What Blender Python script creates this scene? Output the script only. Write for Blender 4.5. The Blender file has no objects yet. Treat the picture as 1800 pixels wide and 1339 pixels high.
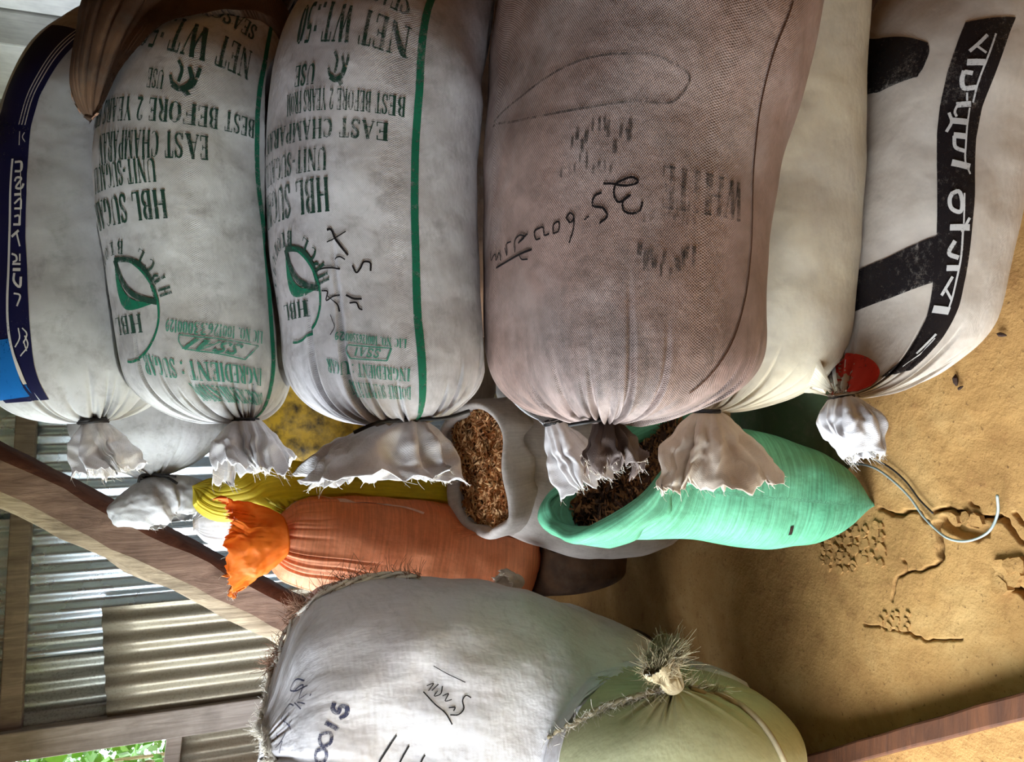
import bpy, bmesh, math, random
import numpy as np
from mathutils import Vector, Matrix, noise
from mathutils.bvhtree import BVHTree

random.seed(7)
RNG = np.random.RandomState(11)
S = bpy.context.scene
COL = S.collection

# ------------------------------------------------------------------ camera
# The photograph was taken with the phone turned on its side: world up is to the left of the picture.
CAM_H, PITCH, FPX = 1.40, math.radians(20.0), 1300.0
cp, sp = math.cos(PITCH), math.sin(PITCH)
VIEW = np.array([0, cp, -sp]); CX = np.array([0, -sp, -cp]); CY = np.array([1.0, 0, 0])
cam_d = bpy.data.cameras.new('camera'); cam = bpy.data.objects.new('camera', cam_d); COL.objects.link(cam)
cam_d.sensor_fit = 'HORIZONTAL'; cam_d.sensor_width = 36.0; cam_d.lens = 36.0 * FPX / 1800.0
cam_d.clip_start = 0.02; cam_d.clip_end = 100
m = Matrix.Identity(4)
for r in range(3):
    m[r][0] = CX[r]; m[r][1] = CY[r]; m[r][2] = -VIEW[r]
m[0][3], m[1][3], m[2][3] = 0, 0, CAM_H
cam.matrix_world = m
S.camera = cam

# ------------------------------------------------------------------ light
world = bpy.data.worlds.new('overcast_sky'); S.world = world; world.use_nodes = True
bg = world.node_tree.nodes['Background']
bg.inputs['Color'].default_value = (0.84, 0.92, 1.0, 1); bg.inputs['Strength'].default_value = 10.0
S.view_settings.view_transform = 'Standard'; S.view_settings.look = 'None'
S.view_settings.gamma = 1.0; S.view_settings.use_curve_mapping = False
S.view_settings.exposure = 1.4
S.cycles.diffuse_bounces = 3; S.cycles.max_bounces = 6; S.cycles.adaptive_threshold = 0.03
def portal(name, loc, rot, sx, sy):      # marks where the sky comes in, for clean sampling; gives no light itself
    l = bpy.data.lights.new(name, 'AREA'); l.shape = 'RECTANGLE'; l.size = sx; l.size_y = sy
    l.cycles.is_portal = True
    o = bpy.data.objects.new(name, l); o.location = loc; o.rotation_euler = rot; COL.objects.link(o)
portal('doorway_daylight', (-1.69, 0.65, 1.05), (0, math.radians(-90), 0), 2.1, 1.4)
portal('side_opening_daylight', (-1.69, 2.25, 1.65), (0, math.radians(-90), 0), 0.9, 1.1)

# ------------------------------------------------------------------ helpers
def ray(px, py):
    dx = (px - 900.0) / FPX; dy = (669.5 - py) / FPX
    return VIEW + dx * CX + dy * CY
def at(px, py, Y):
    d = ray(px, py); t = Y / d[1]
    return np.array([0, 0, CAM_H]) + t * d
def depth(px, Y):
    return Y / ray(px, 0)[1]
def at_floor(px, py, z=0.0):
    d = ray(px, py); t = (z - CAM_H) / d[2]
    return np.array([0, 0, CAM_H]) + t * d

def tag(o, label=None, cat=None, group=None, kind=None):
    if label: o['label'] = label
    if cat: o['category'] = cat
    if group: o['group'] = group
    if kind: o['kind'] = kind
    return o
def empty(name, loc=(0, 0, 0)):
    o = bpy.data.objects.new(name, None); o.location = tuple(loc); o.empty_display_size = 0.05
    COL.objects.link(o); return o
def mesh_obj(name, verts, faces, mat, parent=None, smooth=True, uv=None):
    me = bpy.data.meshes.new(name)
    me.from_pydata([tuple(map(float, v)) for v in verts], [], [tuple(map(int, f)) for f in faces])
    if smooth: me.polygons.foreach_set('use_smooth', [True] * len(me.polygons))
    if uv is not None:
        l = me.uv_layers.new(name='uv'); li = np.empty(len(me.loops), dtype=np.int32)
        me.loops.foreach_get('vertex_index', li)
        l.data.foreach_set('uv', np.asarray(uv, dtype=np.float32)[li].ravel())
    if mat is not None: me.materials.append(mat)
    me.update()
    o = bpy.data.objects.new(name, me); COL.objects.link(o)
    if parent is not None:
        o.parent = parent; o.matrix_parent_inverse = Matrix.Translation(-Vector(parent.location))
    return o
class MB:
    def __init__(s): s.v = []; s.f = []
    def add(s, v, f):
        n = len(s.v); s.v += [tuple(map(float, p)) for p in v]; s.f += [tuple(int(i) + n for i in q) for q in f]
    def box(s, lo, hi):
        x0, y0, z0 = lo; x1, y1, z1 = hi
        s.add([(x0,y0,z0),(x1,y0,z0),(x1,y1,z0),(x0,y1,z0),(x0,y0,z1),(x1,y0,z1),(x1,y1,z1),(x0,y1,z1)],
              [(0,3,2,1),(4,5,6,7),(0,1,5,4),(1,2,6,5),(2,3,7,6),(3,0,4,7)])
    def tube(s, pts, r, n=6, cap=True):
        P = np.asarray(pts, float); N = len(P)
        rr = np.full(N, r) if np.isscalar(r) else np.asarray(r, float)
        T = np.gradient(P, axis=0); T /= np.linalg.norm(T, axis=1)[:, None] + 1e-9
        ref = np.array([0.3, 0.2, 0.93]);
        vs = []
        for i in range(N):
            a = np.cross(T[i], ref)
            if np.linalg.norm(a) < 0.1: a = np.cross(T[i], [1, 0, 0])
            a /= np.linalg.norm(a); b = np.cross(T[i], a)
            for k in range(n):
                w = 2 * math.pi * k / n; vs.append(P[i] + rr[i] * (math.cos(w) * a + math.sin(w) * b))
        fs = [(i*n+k, i*n+(k+1) % n, (i+1)*n+(k+1) % n, (i+1)*n+k) for i in range(N-1) for k in range(n)]
        if cap: fs += [tuple(range(n-1, -1, -1)), tuple(range((N-1)*n, N*n))]
        s.add(vs, fs)
    def build(s, name, mat, parent=None, smooth=True): return mesh_obj(name, s.v, s.f, mat, parent, smooth)
def smooth_path(pts, n):
    P = np.asarray(pts, float)
    if len(P) < 3: return np.array([P[0] + (P[-1] - P[0]) * i / (n - 1) for i in range(n)])
    d = np.r_[0, np.cumsum(np.linalg.norm(np.diff(P, axis=0), axis=1))]; d /= d[-1]
    return hermite(d, P, np.linspace(0, 1, n))
def hermite(x, y, xs):
    x = np.asarray(x, float); y = np.asarray(y, float); xs = np.clip(np.asarray(xs, float), x[0], x[-1])
    one = y.ndim == 1
    if one: y = y[:, None]
    m_ = np.zeros_like(y); h = np.diff(x)[:, None]; s_ = np.diff(y, axis=0) / h
    m_[0] = s_[0]; m_[-1] = s_[-1]
    if len(x) > 2: m_[1:-1] = (s_[:-1] * h[1:] + s_[1:] * h[:-1]) / (h[1:] + h[:-1])
    i = np.clip(np.searchsorted(x, xs, side='right') - 1, 0, len(x) - 2)
    t = ((xs - x[i]) / (x[i+1] - x[i]))[:, None]; hh = h[i]
    out = ((2*t**3-3*t**2+1)*y[i] + (t**3-2*t**2+t)*hh*m_[i] + (-2*t**3+3*t**2)*y[i+1] + (t**3-t**2)*hh*m_[i+1])
    return out[:, 0] if one else out
def n3(p, sc=1.0, off=0.0): return noise.noise(Vector((p[0]*sc+off, p[1]*sc-off*.7, p[2]*sc+off*1.3)))

# ------------------------------------------------------------------ materials
def srgb(r, g, b):
    f = lambda c: (c/255/12.92 if c/255 <= 0.04045 else ((c/255+0.055)/1.055)**2.4)
    return (f(r), f(g), f(b), 1)
class NT:
    def __init__(s, name):
        s.m = bpy.data.materials.new(name); s.m.use_nodes = True; s.t = s.m.node_tree
        s.b = s.t.nodes['Principled BSDF']; s.out = s.t.nodes['Material Output']
    def n(s, typ, **kw):
        nd = s.t.nodes.new(typ)
        for k, v in kw.items():
            if k[0] == '_': setattr(nd, k[1:], v)
        return nd
    def l(s, a, b): s.t.links.new(a, b)
    def coord(s, kind='Object'): return s.n('ShaderNodeTexCoord').outputs[kind]
    def mapping(s, src, scale=(1,1,1), loc=(0,0,0), rot=(0,0,0)):
        mp = s.n('ShaderNodeMapping'); s.l(src, mp.inputs['Vector'])
        mp.inputs['Scale'].default_value = scale; mp.inputs['Location'].default_value = loc; mp.inputs['Rotation'].default_value = rot
        return mp.outputs[0]
    def noise(s, src, scale, detail=4, rough=0.55, dist=0):
        nn = s.n('ShaderNodeTexNoise'); s.l(src, nn.inputs['Vector'])
        nn.inputs['Scale'].default_value = scale; nn.inputs['Detail'].default_value = detail
        nn.inputs['Roughness'].default_value = rough; nn.inputs['Distortion'].default_value = dist
        return nn.outputs['Fac']
    def ramp(s, fac, stops, interp='LINEAR'):
        r = s.n('ShaderNodeValToRGB'); r.color_ramp.interpolation = interp; s.l(fac, r.inputs[0])
        e = r.color_ramp.elements
        while len(e) < len(stops): e.new(0.5)
        for i, (p, c) in enumerate(stops):
            e[i].position = p; e[i].color = c if len(c) == 4 else (*c, 1)
        return r.outputs[0]
    def mix(s, fac, a, b, mode='MIX'):
        mx = s.n('ShaderNodeMix'); mx.data_type = 'RGBA'; mx.blend_type = mode
        if isinstance(fac, (int, float)): mx.inputs[0].default_value = fac
        else: s.l(fac, mx.inputs[0])
        for sock, v in ((mx.inputs[6], a), (mx.inputs[7], b)):
            if isinstance(v, tuple): sock.default_value = v
            else: s.l(v, sock)
        return mx.outputs[2]
    def math(s, op, a, b=0.0, c=None, clamp=False):
        mn = s.n('ShaderNodeMath'); mn.operation = op; mn.use_clamp = clamp
        for i, v in enumerate((a, b) if c is None else (a, b, c)):
            if isinstance(v, (int, float)): mn.inputs[i].default_value = v
            else: s.l(v, mn.inputs[i])
        return mn.outputs[0]
    def bump(s, h, strength, dist, normal=None):
        b = s.n('ShaderNodeBump'); b.inputs['Strength'].default_value = strength; b.inputs['Distance'].default_value = dist
        s.l(h, b.inputs['Height'])
        if normal is not None: s.l(normal, b.inputs['Normal'])
        return b.outputs[0]
    def set(s, color=None, rough=None, spec=None, metal=None, normal=None, trans=None, sheen=None):
        for k, v in (('Base Color', color), ('Roughness', rough), ('Specular IOR Level', spec), ('Metallic', metal), ('Normal', normal), ('Transmission Weight', trans), ('Sheen Weight', sheen)):
            if v is None: continue
            if isinstance(v, (int, float, tuple)): s.b.inputs[k].default_value = v
            else: s.l(v, s.b.inputs[k])
        return s.m
def ramp1(x): return (x, x, x, 1)

def woven(name, base, stain=None, stain_amt=0.35, stain_scale=5.0, dirt=(0.10, 0.085, 0.07, 1), dirt_amt=0.35, pitch=0.0024,
          weave=0.5, wrinkle=0.5, rough=0.55, streak=0.0, contrast=0.18, wr_scale=(9, 9, 9), translucent=0.0, stain2=None, mouth_dirt=0.0, streak_scale=(160, 6, 1)):
    k = NT(name); ob = k.coord('Object'); uv = k.coord('UV')
    sep = k.n('ShaderNodeSeparateXYZ'); k.l(uv, sep.inputs[0])
    w = 2 * math.pi / pitch
    # plain weave: tapes of warp and weft passing over and under
    sx = k.math('SINE', k.math('MULTIPLY', sep.outputs[0], w)); sy = k.math('SINE', k.math('MULTIPLY', sep.outputs[1], w))
    wv = k.math('ADD', k.math('MULTIPLY', k.math('MULTIPLY', sx, sy), 0.5), 0.5)
    col = base
    if stain is not None:
        st = k.ramp(k.noise(ob, stain_scale, 4, 0.6), [(0.40, ramp1(0)), (0.66, ramp1(1))])
        col = k.mix(k.math('MULTIPLY', st, stain_amt), col, stain)
    if stain2 is not None:
        st = k.ramp(k.noise(k.mapping(ob, loc=(3.1, 1.7, 5.2)), stain_scale*0.7, 4, 0.6, 0.3), [(0.45, ramp1(0)), (0.68, ramp1(1))])
        col = k.mix(k.math('MULTIPLY', st, stain_amt), col, stain2)
    d = k.ramp(k.noise(ob, 26, 5, 0.72, 0.4), [(0.50, ramp1(0)), (0.78, ramp1(1))])
    col = k.mix(k.math('MULTIPLY', d, dirt_amt), col, dirt)
    if streak > 0:
        sn = k.ramp(k.noise(k.mapping(uv, scale=streak_scale), 1.0, 4, 0.7), [(0.40, ramp1(1)), (0.62, ramp1(0))])
        col = k.mix(k.math('MULTIPLY', sn, streak), col, k.mix(1.0, col, (0.42, 0.38, 0.36, 1), 'MULTIPLY'))
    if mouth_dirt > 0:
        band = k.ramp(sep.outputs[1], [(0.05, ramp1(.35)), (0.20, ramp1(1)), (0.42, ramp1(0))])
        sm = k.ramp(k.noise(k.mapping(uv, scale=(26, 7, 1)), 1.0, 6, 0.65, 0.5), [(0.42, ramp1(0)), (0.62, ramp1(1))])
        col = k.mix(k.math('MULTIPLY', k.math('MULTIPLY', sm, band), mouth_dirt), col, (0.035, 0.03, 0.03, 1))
    gap = k.ramp(wv, [(0.0, ramp1(1 - contrast * 2)), (0.5, ramp1(1))])
    big = k.ramp(k.noise(ob, 60, 3, 0.6), [(0.35, ramp1(0)), (0.62, ramp1(1))])
    col = k.mix(k.math('MULTIPLY', big, 0.9), col, gap, 'MULTIPLY')
    hb = k.bump(wv, weave, 0.0006)
    wr = k.noise(k.mapping(ob, scale=wr_scale), 1.0, 4, 0.55)
    hb = k.bump(wr, wrinkle * .7, 0.02, hb)
    fine = k.noise(k.mapping(uv, scale=(34, 16, 1)), 1.0, 3, 0.55)
    hb = k.bump(fine, wrinkle * 0.6, 0.006, hb)
    k.set(color=col, rough=rough, spec=0.35, normal=hb)
    if translucent > 0:
        tr = k.n('ShaderNodeBsdfTranslucent'); k.l(k.mix(1.0, col, (1, 1, 1, 1), 'MULTIPLY'), tr.inputs['Color'])
        ms = k.n('ShaderNodeMixShader'); ms.inputs[0].default_value = translucent
        k.l(k.b.outputs[0], ms.inputs[1]); k.l(tr.outputs[0], ms.inputs[2]); k.l(ms.outputs[0], k.out.inputs['Surface'])
    return k.m
def ink(name, color, wear=0.35, scale=90.0, rough=0.55, fade=1.0):
    """printed ink with worn-off specks where the cloth shows through"""
    k = NT(name); ob = k.coord('Object')
    n1 = k.noise(ob, scale, 3, 0.7); n2 = k.noise(ob, scale * 5, 1, 0.5); n0 = k.noise(ob, 8, 2, 0.6)
    h = k.math('ADD', k.math('MULTIPLY', n1, 0.5), k.math('ADD', k.math('MULTIPLY', n2, 0.3), k.math('MULTIPLY', n0, 0.35)))
    a = k.ramp(h, [(0.42 + 0.25 * (1 - wear) , ramp1(1)), (0.62 + 0.25 * (1 - wear), ramp1(0))])
    k.set(color=color, rough=rough, spec=0.3)
    k.l(k.math('MULTIPLY', a, fade), k.b.inputs['Alpha'])
    return k.m
def plain(name, color, rough=0.6, nscale=30, namp=0.25, bump=0.3, bdist=0.003, spec=0.3):
    k = NT(name); ob = k.coord('Object'); f = k.noise(ob, nscale, 6, 0.65)
    dark = tuple(c * (1 - namp) for c in color[:3]) + (1,); lite = tuple(min(1, c * (1 + namp)) for c in color[:3]) + (1,)
    k.set(color=k.ramp(f, [(0.3, dark), (0.7, lite)]), rough=rough, spec=spec, normal=k.bump(f, bump, bdist)); return k.m
def wood(name, c1, c2, scale=(3, 40, 40), rough=0.75, bump=0.5):
    k = NT(name); ob = k.coord('Object'); g = k.noise(k.mapping(ob, scale=scale), 1.0, 7, 0.68, 0.8)
    blot = k.noise(ob, 7, 4, 0.6)
    col = k.ramp(g, [(0.28, c1), (0.7, c2)])
    col = k.mix(k.math('MULTIPLY', k.ramp(blot, [(0.45, ramp1(0)), (0.7, ramp1(1))]), 0.45), col, tuple(c*.55 for c in c1[:3]) + (1,))
    k.set(color=col, rough=rough, spec=0.25, normal=k.bump(g, bump, 0.006)); return k.m

M = {}
M['pink_hem'] = plain('pale_pink_hem', srgb(236, 190, 170), rough=.5)
M['grey_white'] = woven('grey_white_woven_cloth', srgb(198, 199, 200), stain=srgb(156, 152, 150), stain_amt=.6, dirt_amt=0.5, contrast=0.15)
M['hbl_white'] = woven('white_woven_cloth', srgb(206, 203, 205), stain=srgb(166, 156, 154), stain_amt=0.7, dirt_amt=0.5, pitch=.0032, contrast=0.3, mouth_dirt=0.3)
M['hbl_white2'] = woven('greyish_woven_cloth', srgb(204, 204, 203), stain=srgb(160, 155, 149), stain_amt=0.7, dirt_amt=0.5, pitch=.0032, contrast=0.3, mouth_dirt=0.15)
M['brown'] = woven('mauve_brown_woven_cloth', srgb(158, 132, 122), stain=srgb(122, 100, 92), stain_amt=0.6, stain2=srgb(180, 168, 164), dirt_amt=0.4, pitch=0.0040, contrast=0.34, weave=0.8, mouth_dirt=0.6)
M['beige'] = woven('cream_woven_cloth', srgb(204, 192, 166), stain=srgb(182, 176, 168), stain_amt=0.5, dirt_amt=0.2, contrast=0.15)
M['band_white'] = woven('clean_white_woven_cloth', srgb(212, 202, 190), stain=srgb(188, 172, 152), stain_amt=0.5, dirt_amt=0.2, contrast=0.12)
M['fg_white'] = woven('pearly_white_plastic_cloth', srgb(210, 207, 209), stain=srgb(182, 172, 170), stain_amt=0.5, dirt_amt=0.3, rough=0.36, contrast=0.06, wrinkle=1.0, wr_scale=(3.5, 8, 9))
M['pale_green'] = woven('pale_green_plastic_cloth', srgb(178, 178, 138), stain=srgb(150, 148, 112), stain_amt=0.5, dirt_amt=0.25, contrast=0.08, wrinkle=0.5)
M['mint'] = woven('mint_green_woven_cloth', srgb(116, 198, 158), stain=srgb(66, 150, 108), stain_amt=0.5, dirt=srgb(44, 70, 40), dirt_amt=0.35, contrast=0.15, streak=0.6, translucent=0.1, streak_scale=(5, 150, 1))
M['orange'] = woven('orange_plastic_cloth', srgb(246, 160, 112), stain=srgb(236, 128, 78), stain_amt=0.4, dirt=srgb(120, 50, 20), dirt_amt=0.25, contrast=0.08, streak=0.35, translucent=0.15, streak_scale=(5, 110, 1))
M['bright_orange'] = woven('bright_orange_plastic_cloth', srgb(250, 124, 24), stain=srgb(255, 170, 60), stain_amt=0.35, dirt=srgb(180, 60, 10), dirt_amt=0.15, contrast=0.06, translucent=0.35)
M['yellow'] = woven('yellow_plastic_cloth', srgb(232, 212, 56), stain=srgb(196, 176, 60), stain_amt=0.5, dirt=srgb(120, 100, 20), dirt_amt=0.2, contrast=0.08, streak=0.3, translucent=0.25)
M['chaff_sack'] = woven('dusty_grey_woven_cloth', srgb(212, 204, 196), stain=srgb(172, 158, 146), stain_amt=0.5, dirt=srgb(90, 72, 54), dirt_amt=0.35, contrast=0.14, streak=0.25)
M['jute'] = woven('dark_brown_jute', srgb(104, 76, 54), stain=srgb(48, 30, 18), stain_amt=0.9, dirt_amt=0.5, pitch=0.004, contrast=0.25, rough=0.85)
M['dark_green'] = woven('dark_green_woven_cloth', srgb(44, 66, 40), stain=srgb(26, 34, 20), stain_amt=0.7, dirt_amt=0.5, contrast=0.15)
M['mustard'] = woven('mustard_woven_cloth', srgb(176, 140, 34), stain=srgb(22, 16, 8), stain_amt=0.95, stain_scale=22, dirt_amt=0.5, contrast=0.15)
M['dirty_skirt'] = woven('thin_white_cloth', srgb(232, 230, 231), stain=srgb(196, 190, 188), dirt_amt=0.4, contrast=0.08, translucent=0.2)
M['cream_skirt'] = woven('thin_cream_cloth', srgb(222, 210, 194), stain=srgb(192, 172, 156), stain_amt=0.6, dirt_amt=0.25, contrast=0.06, translucent=0.25)
M['brown_skirt'] = woven('thin_brown_cloth', srgb(120, 104, 98), stain=srgb(64, 52, 46), stain_amt=0.7, dirt_amt=0.6, contrast=0.1)
M['string_black'] = plain('black_cord', srgb(34, 32, 32), rough=0.6)
M['string_plastic'] = plain('pale_plastic_twine', srgb(150, 162, 158), rough=0.3, spec=0.5)
M['green_ink'] = ink('green_print_ink', srgb(20, 104, 76), wear=0.35)
M['dark_ink'] = ink('dark_green_print_ink', srgb(30, 62, 50), wear=0.4)
M['faint_green_ink'] = ink('faint_green_print_ink', srgb(62, 132, 110), wear=0.5)
M['black_ink'] = ink('black_print_ink', srgb(24, 19, 21), wear=0.28, scale=150)
M['faded_ink'] = ink('faded_black_print_ink', srgb(46, 44, 40), wear=0.75, fade=0.75)
M['red_ink'] = ink('red_print_ink', srgb(206, 52, 36), wear=0.25)
M['navy_ink'] = ink('navy_print_ink', srgb(14, 16, 58), wear=0.0)
M['bright_blue'] = ink('bright_blue_tint', srgb(16, 104, 178), wear=0.15)
M['white_ink'] = ink('white_print_ink', srgb(206, 204, 200), wear=0.2)
M['marker'] = ink('black_marker', srgb(16, 12, 14), wear=0.15, scale=140)
M['blue_marker'] = ink('blue_black_print_ink', srgb(40, 42, 70), wear=0.5)
M['crease_seam'] = plain('dark_seam_thread', srgb(60, 34, 24))
M['fibre'] = plain('frayed_plastic_fibre', srgb(214, 206, 192), rough=0.5)
M['fibre_brown'] = plain('frayed_brown_fibre', srgb(150, 112, 88), rough=0.8)
M['fibre_olive'] = plain('frayed_olive_fibre', srgb(150, 136, 106), rough=0.8)

# ------------------------------------------------------------------ the sack
class Sack:
    """body swept along a path from the tied mouth (t=0) to the far end; theta 0 faces -Y, 90 deg faces `ref`"""
    def __init__(s, centres, ra, rd, ref=(0, 0, 1), tie=None, dome0=0.16, p0=2.2, dome1=0.14, p1=2.6, n=2.4, r0=0.02,
                 creases=26, crease_depth=0.010, crease_len=(0.12, 0.38), lump=0.006, seed=1, nt=640, ns=(60, 74, 16), floor=None,
                 front=(0, -1, 0), open_top=False, custom=(), min_y=None, avoid=(), pleat=0.022, pleat_n=26, pleat_len=0.26):
        rs = np.random.RandomState(seed)
        C = np.asarray(centres, float); d = np.r_[0, np.cumsum(np.linalg.norm(np.diff(C, axis=0), axis=1))]
        L = d[-1]; x = d / L
        def smp(n_, p): 
            ph = np.linspace(0, math.pi / 2, n_); return 1 - np.cos(ph) ** (2 / p), np.sin(ph) ** (2 / p)
        if open_top: t0 = np.zeros(0); g0 = np.zeros(0); start = 0.0
        else:
            q, g0 = smp(ns[0], p0); t0 = q * dome0; start = dome0
        q1, g1 = smp(ns[2], p1); t1 = 1 - q1[::-1] * dome1; g1 = g1[::-1]
        tm = np.linspace(start, 1 - dome1, ns[1] + 2)
        tm = tm if open_top else tm[1:]
        tm = tm[:-1]
        t = np.r_[t0, tm, t1]; g = np.r_[g0, np.ones(len(tm)), g1]
        Cc = hermite(x, C, t); RA = np.maximum(hermite(x, np.asarray(ra, float), t), 0.004); RD = np.maximum(hermite(x, np.asarray(rd, float), t), 0.004)
        T = np.gradient(hermite(x, C, np.linspace(0, 1, 60)), axis=0); T = hermite(np.linspace(0, 1, 60), T, t); T /= np.linalg.norm(T, axis=1)[:, None]
        ref = np.asarray(ref, float); E2 = ref - (T @ ref)[:, None] * T; E2 /= np.linalg.norm(E2, axis=1)[:, None]
        E1 = np.cross(T, E2); sg = np.sign(E1 @ np.asarray(front, float)); E1 *= np.where(sg == 0, 1, sg)[:, None]
        if tie is not None and not open_top:
            Cc = Cc + (np.asarray(tie, float) - C[0]) * ((1 - g) * (t < dome0))[:, None]
        th = np.linspace(0, 2 * math.pi, nt, endpoint=False)
        c = np.cos(th); sn = np.sin(th); c = np.sign(c) * np.abs(c) ** (2 / n); sn = np.sign(sn) * np.abs(sn) ** (2 / n)
        A = np.maximum(RA * g, r0 if not open_top else 0.003); D = np.maximum(RD * g, r0 if not open_top else 0.003)
        # cloth length along the body
        Rm = (A + D) / 2; l = np.r_[0, np.cumsum(np.hypot(np.linalg.norm(np.diff(Cc, axis=0), axis=1), np.diff(Rm)))]
        s.Rref = float(np.max(Rm))
        disp = np.zeros((len(t), nt))
        # gathers running from the tied mouth into the body
        if creases and not open_top:
            spec = [(rs.uniform(0, 2 * math.pi), rs.uniform(0.010, 0.026), rs.uniform(0.6, 1.8) * crease_depth, rs.uniform(*crease_len)) for _ in range(creases)]
            spec += list(custom)
            for (tk, w, dep, ln) in spec:
                fade = np.clip(1 - l / ln, 0, 1) ** 0.9 * np.clip(l / 0.012, 0.15, 1)
                dt = (th - tk - 0.12 * math.sin(tk * 7) * 1.0 + math.pi) % (2 * math.pi) - math.pi
                wl = w * (1.0 + 1.2 * np.clip(1 - l / ln, 0, 1))
                prof = np.exp(-(dt[None, :] / wl[:, None]) ** 2) - 0.35 * np.exp(-(dt[None, :] / (2.6 * wl[:, None])) ** 2)
                disp -= 1.5 * dep * fade[:, None] * prof
        if pleat and not open_top:
            kk = pleat_n / 2; phs = rs.uniform(0, 6.28, 4)
            warp = 0.9*np.sin(th*2+phs[0]) + 0.6*np.sin(th*5+phs[1]) + .35*np.sin(th*9+phs[2])
            rid = 1 - np.abs(np.sin(kk*th + warp))
            amp = 0.55 + 0.45*np.sin(3*th+phs[3]) 
            wv_ = np.clip(1 - l / pleat_len, 0, 1) ** 1.3 * np.clip(l / .02, .1, 1)
            disp -= pleat * wv_[:, None] * (rid ** 3 * amp)[None, :]
        V = Cc[:, None, :] + E1[:, None, :] * (D[:, None] * c[None, :])[:, :, None] + E2[:, None, :] * (A[:, None] * sn[None, :])[:, :, None]
        N0 = E1[:, None, :] * (c[None, :, None]) + E2[:, None, :] * (sn[None, :, None])
        N = np.cross(np.roll(V, -1, 1) - np.roll(V, 1, 1), np.gradient(V, axis=0)); N /= np.linalg.norm(N, axis=2)[:, :, None] + 1e-12
        fl = np.sign(np.sum(N * N0, axis=2)); mj = np.sign(np.sum(fl)) or 1; N = N * mj
        disp = disp * np.clip(np.minimum(A, D) / .05, .15, 1)[:, None]
        o = seed * 3.7
        st = 4; iu = np.arange(0, len(t), 2); ju = np.arange(0, nt, st)
        cg = np.array([[n3(V[i, j], 5.0, o) + 0.45 * n3(V[i, j], 13.0, o + 5) for j in ju] for i in iu])
        cg = np.concatenate([cg, cg[:, :1]], 1); jx = np.r_[ju, nt]
        cg = np.array([np.interp(np.arange(nt), jx, r_) for r_ in cg]); lumpf = np.array([np.interp(np.arange(len(t)), iu, cg[:, j]) for j in range(nt)]).T
        V = V + N * (disp + lump * lumpf * np.clip(g, 0.1, 1)[:, None])[:, :, None]
        # lie against the sacks already there
        for ot in avoid:
            if ot.bvh is None: ot.fc = ot.faces(); ot.bvh = BVHTree.FromPolygons([tuple(v) for v in ot.V.reshape(-1, 3)], ot.fc)
            lo = ot.V.min((0, 1)); hi = ot.V.max((0, 1)); ii, jj = np.nonzero(np.all((V > lo) & (V < hi), axis=2))
            for i_, j_ in zip(ii, jj):
                loc, nr, idx, ds = ot.bvh.find_nearest(Vector(V[i_, j_])); fi, fj = divmod(idx, ot.nt); nn = ot.N[fi, fj]; lc = np.array(loc)
                if (V[i_, j_] - lc) @ nn < .008: V[i_, j_] = lc + nn * .008
        if floor is not None: V[:, :, 2] = np.maximum(V[:, :, 2], floor)
        if min_y is not None: V[:, :, 1] = np.maximum(V[:, :, 1], min_y)
        s.V, s.t, s.l, s.th, s.nt, s.T, s.Cc = V, t, l, th, nt, T, Cc
        s.A, s.D, s.E1, s.E2 = A, D, E1, E2
        # grid normals
        du = np.roll(V, -1, 1) - np.roll(V, 1, 1); dv = np.gradient(V, axis=0)
        NN = np.cross(du, dv); NN /= np.linalg.norm(NN, axis=2)[:, :, None] + 1e-12
        flip = np.sign(np.sum(NN * N)) or 1; s.N = NN * flip
        s.bvh = None
    def faces(s):
        n = s.nt; R = len(s.t)
        return [(i*n+j, i*n+(j+1) % n, (i+1)*n+(j+1) % n, (i+1)*n+j) for i in range(R-1) for j in range(n)]
    def body(s, name, mat, parent, cap=True, thick=0):
        f = s.faces(); n = s.nt; R = len(s.t)
        if cap: f = f + [tuple(range(n)), tuple(range((R-1)*n, R*n))]
        uv = np.zeros((R, n, 2)); uv[:, :, 0] = (np.where(s.th > math.pi, s.th - 2*math.pi, s.th) * s.Rref)[None, :]; uv[:, :, 1] = s.l[:, None]
        ob = mesh_obj(name, s.V.reshape(-1, 3), f, mat, parent, True, uv.reshape(-1, 2))
        # outward normals
        bm = bmesh.new(); bm.from_mesh(ob.data); bmesh.ops.recalc_face_normals(bm, faces=bm.faces); bm.to_mesh(ob.data); bm.free()
        if thick:
            md = ob.modifiers.new('cloth', 'SOLIDIFY'); md.thickness = thick; md.offset = 0
        return ob
    def pix(s, px, py):
        """cloth coordinates (around in metres, along in metres) of the point seen through a pixel"""
        if s.bvh is None:
            s.fc = s.faces(); s.bvh = BVHTree.FromPolygons([tuple(v) for v in s.V.reshape(-1, 3)], s.fc)
        d = Vector(ray(px, py)).normalized()
        loc, nrm, idx, dist = s.bvh.ray_cast(Vector((0, 0, CAM_H)), d)
        if loc is None:   # just off the silhouette: nearest point to the line of sight
            best = None
            mid = np.linalg.norm(s.Cc[len(s.Cc)//2] - np.array([0, 0, CAM_H]))
            for k in np.linspace(mid * 0.8, mid * 1.25, 14):
                q = Vector((0, 0, CAM_H)) + d * float(k); r = s.bvh.find_nearest(q)
                if best is None or r[3] < best[3]: best = r
            loc, nrm, idx = best[0], best[1], best[2]
        i, j = divmod(idx, s.nt); p = np.array(loc)
        a, b, e = s.V[i, j], s.V[i, (j+1) % s.nt], s.V[i+1, j]
        fu = np.clip(np.dot(p-a, b-a) / (np.dot(b-a, b-a)+1e-12), 0, 1); fv = np.clip(np.dot(p-a, e-a) / (np.dot(e-a, e-a)+1e-12), 0, 1)
        th = (j + fu) * 2 * math.pi / s.nt
        if th > math.pi: th -= 2 * math.pi
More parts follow.
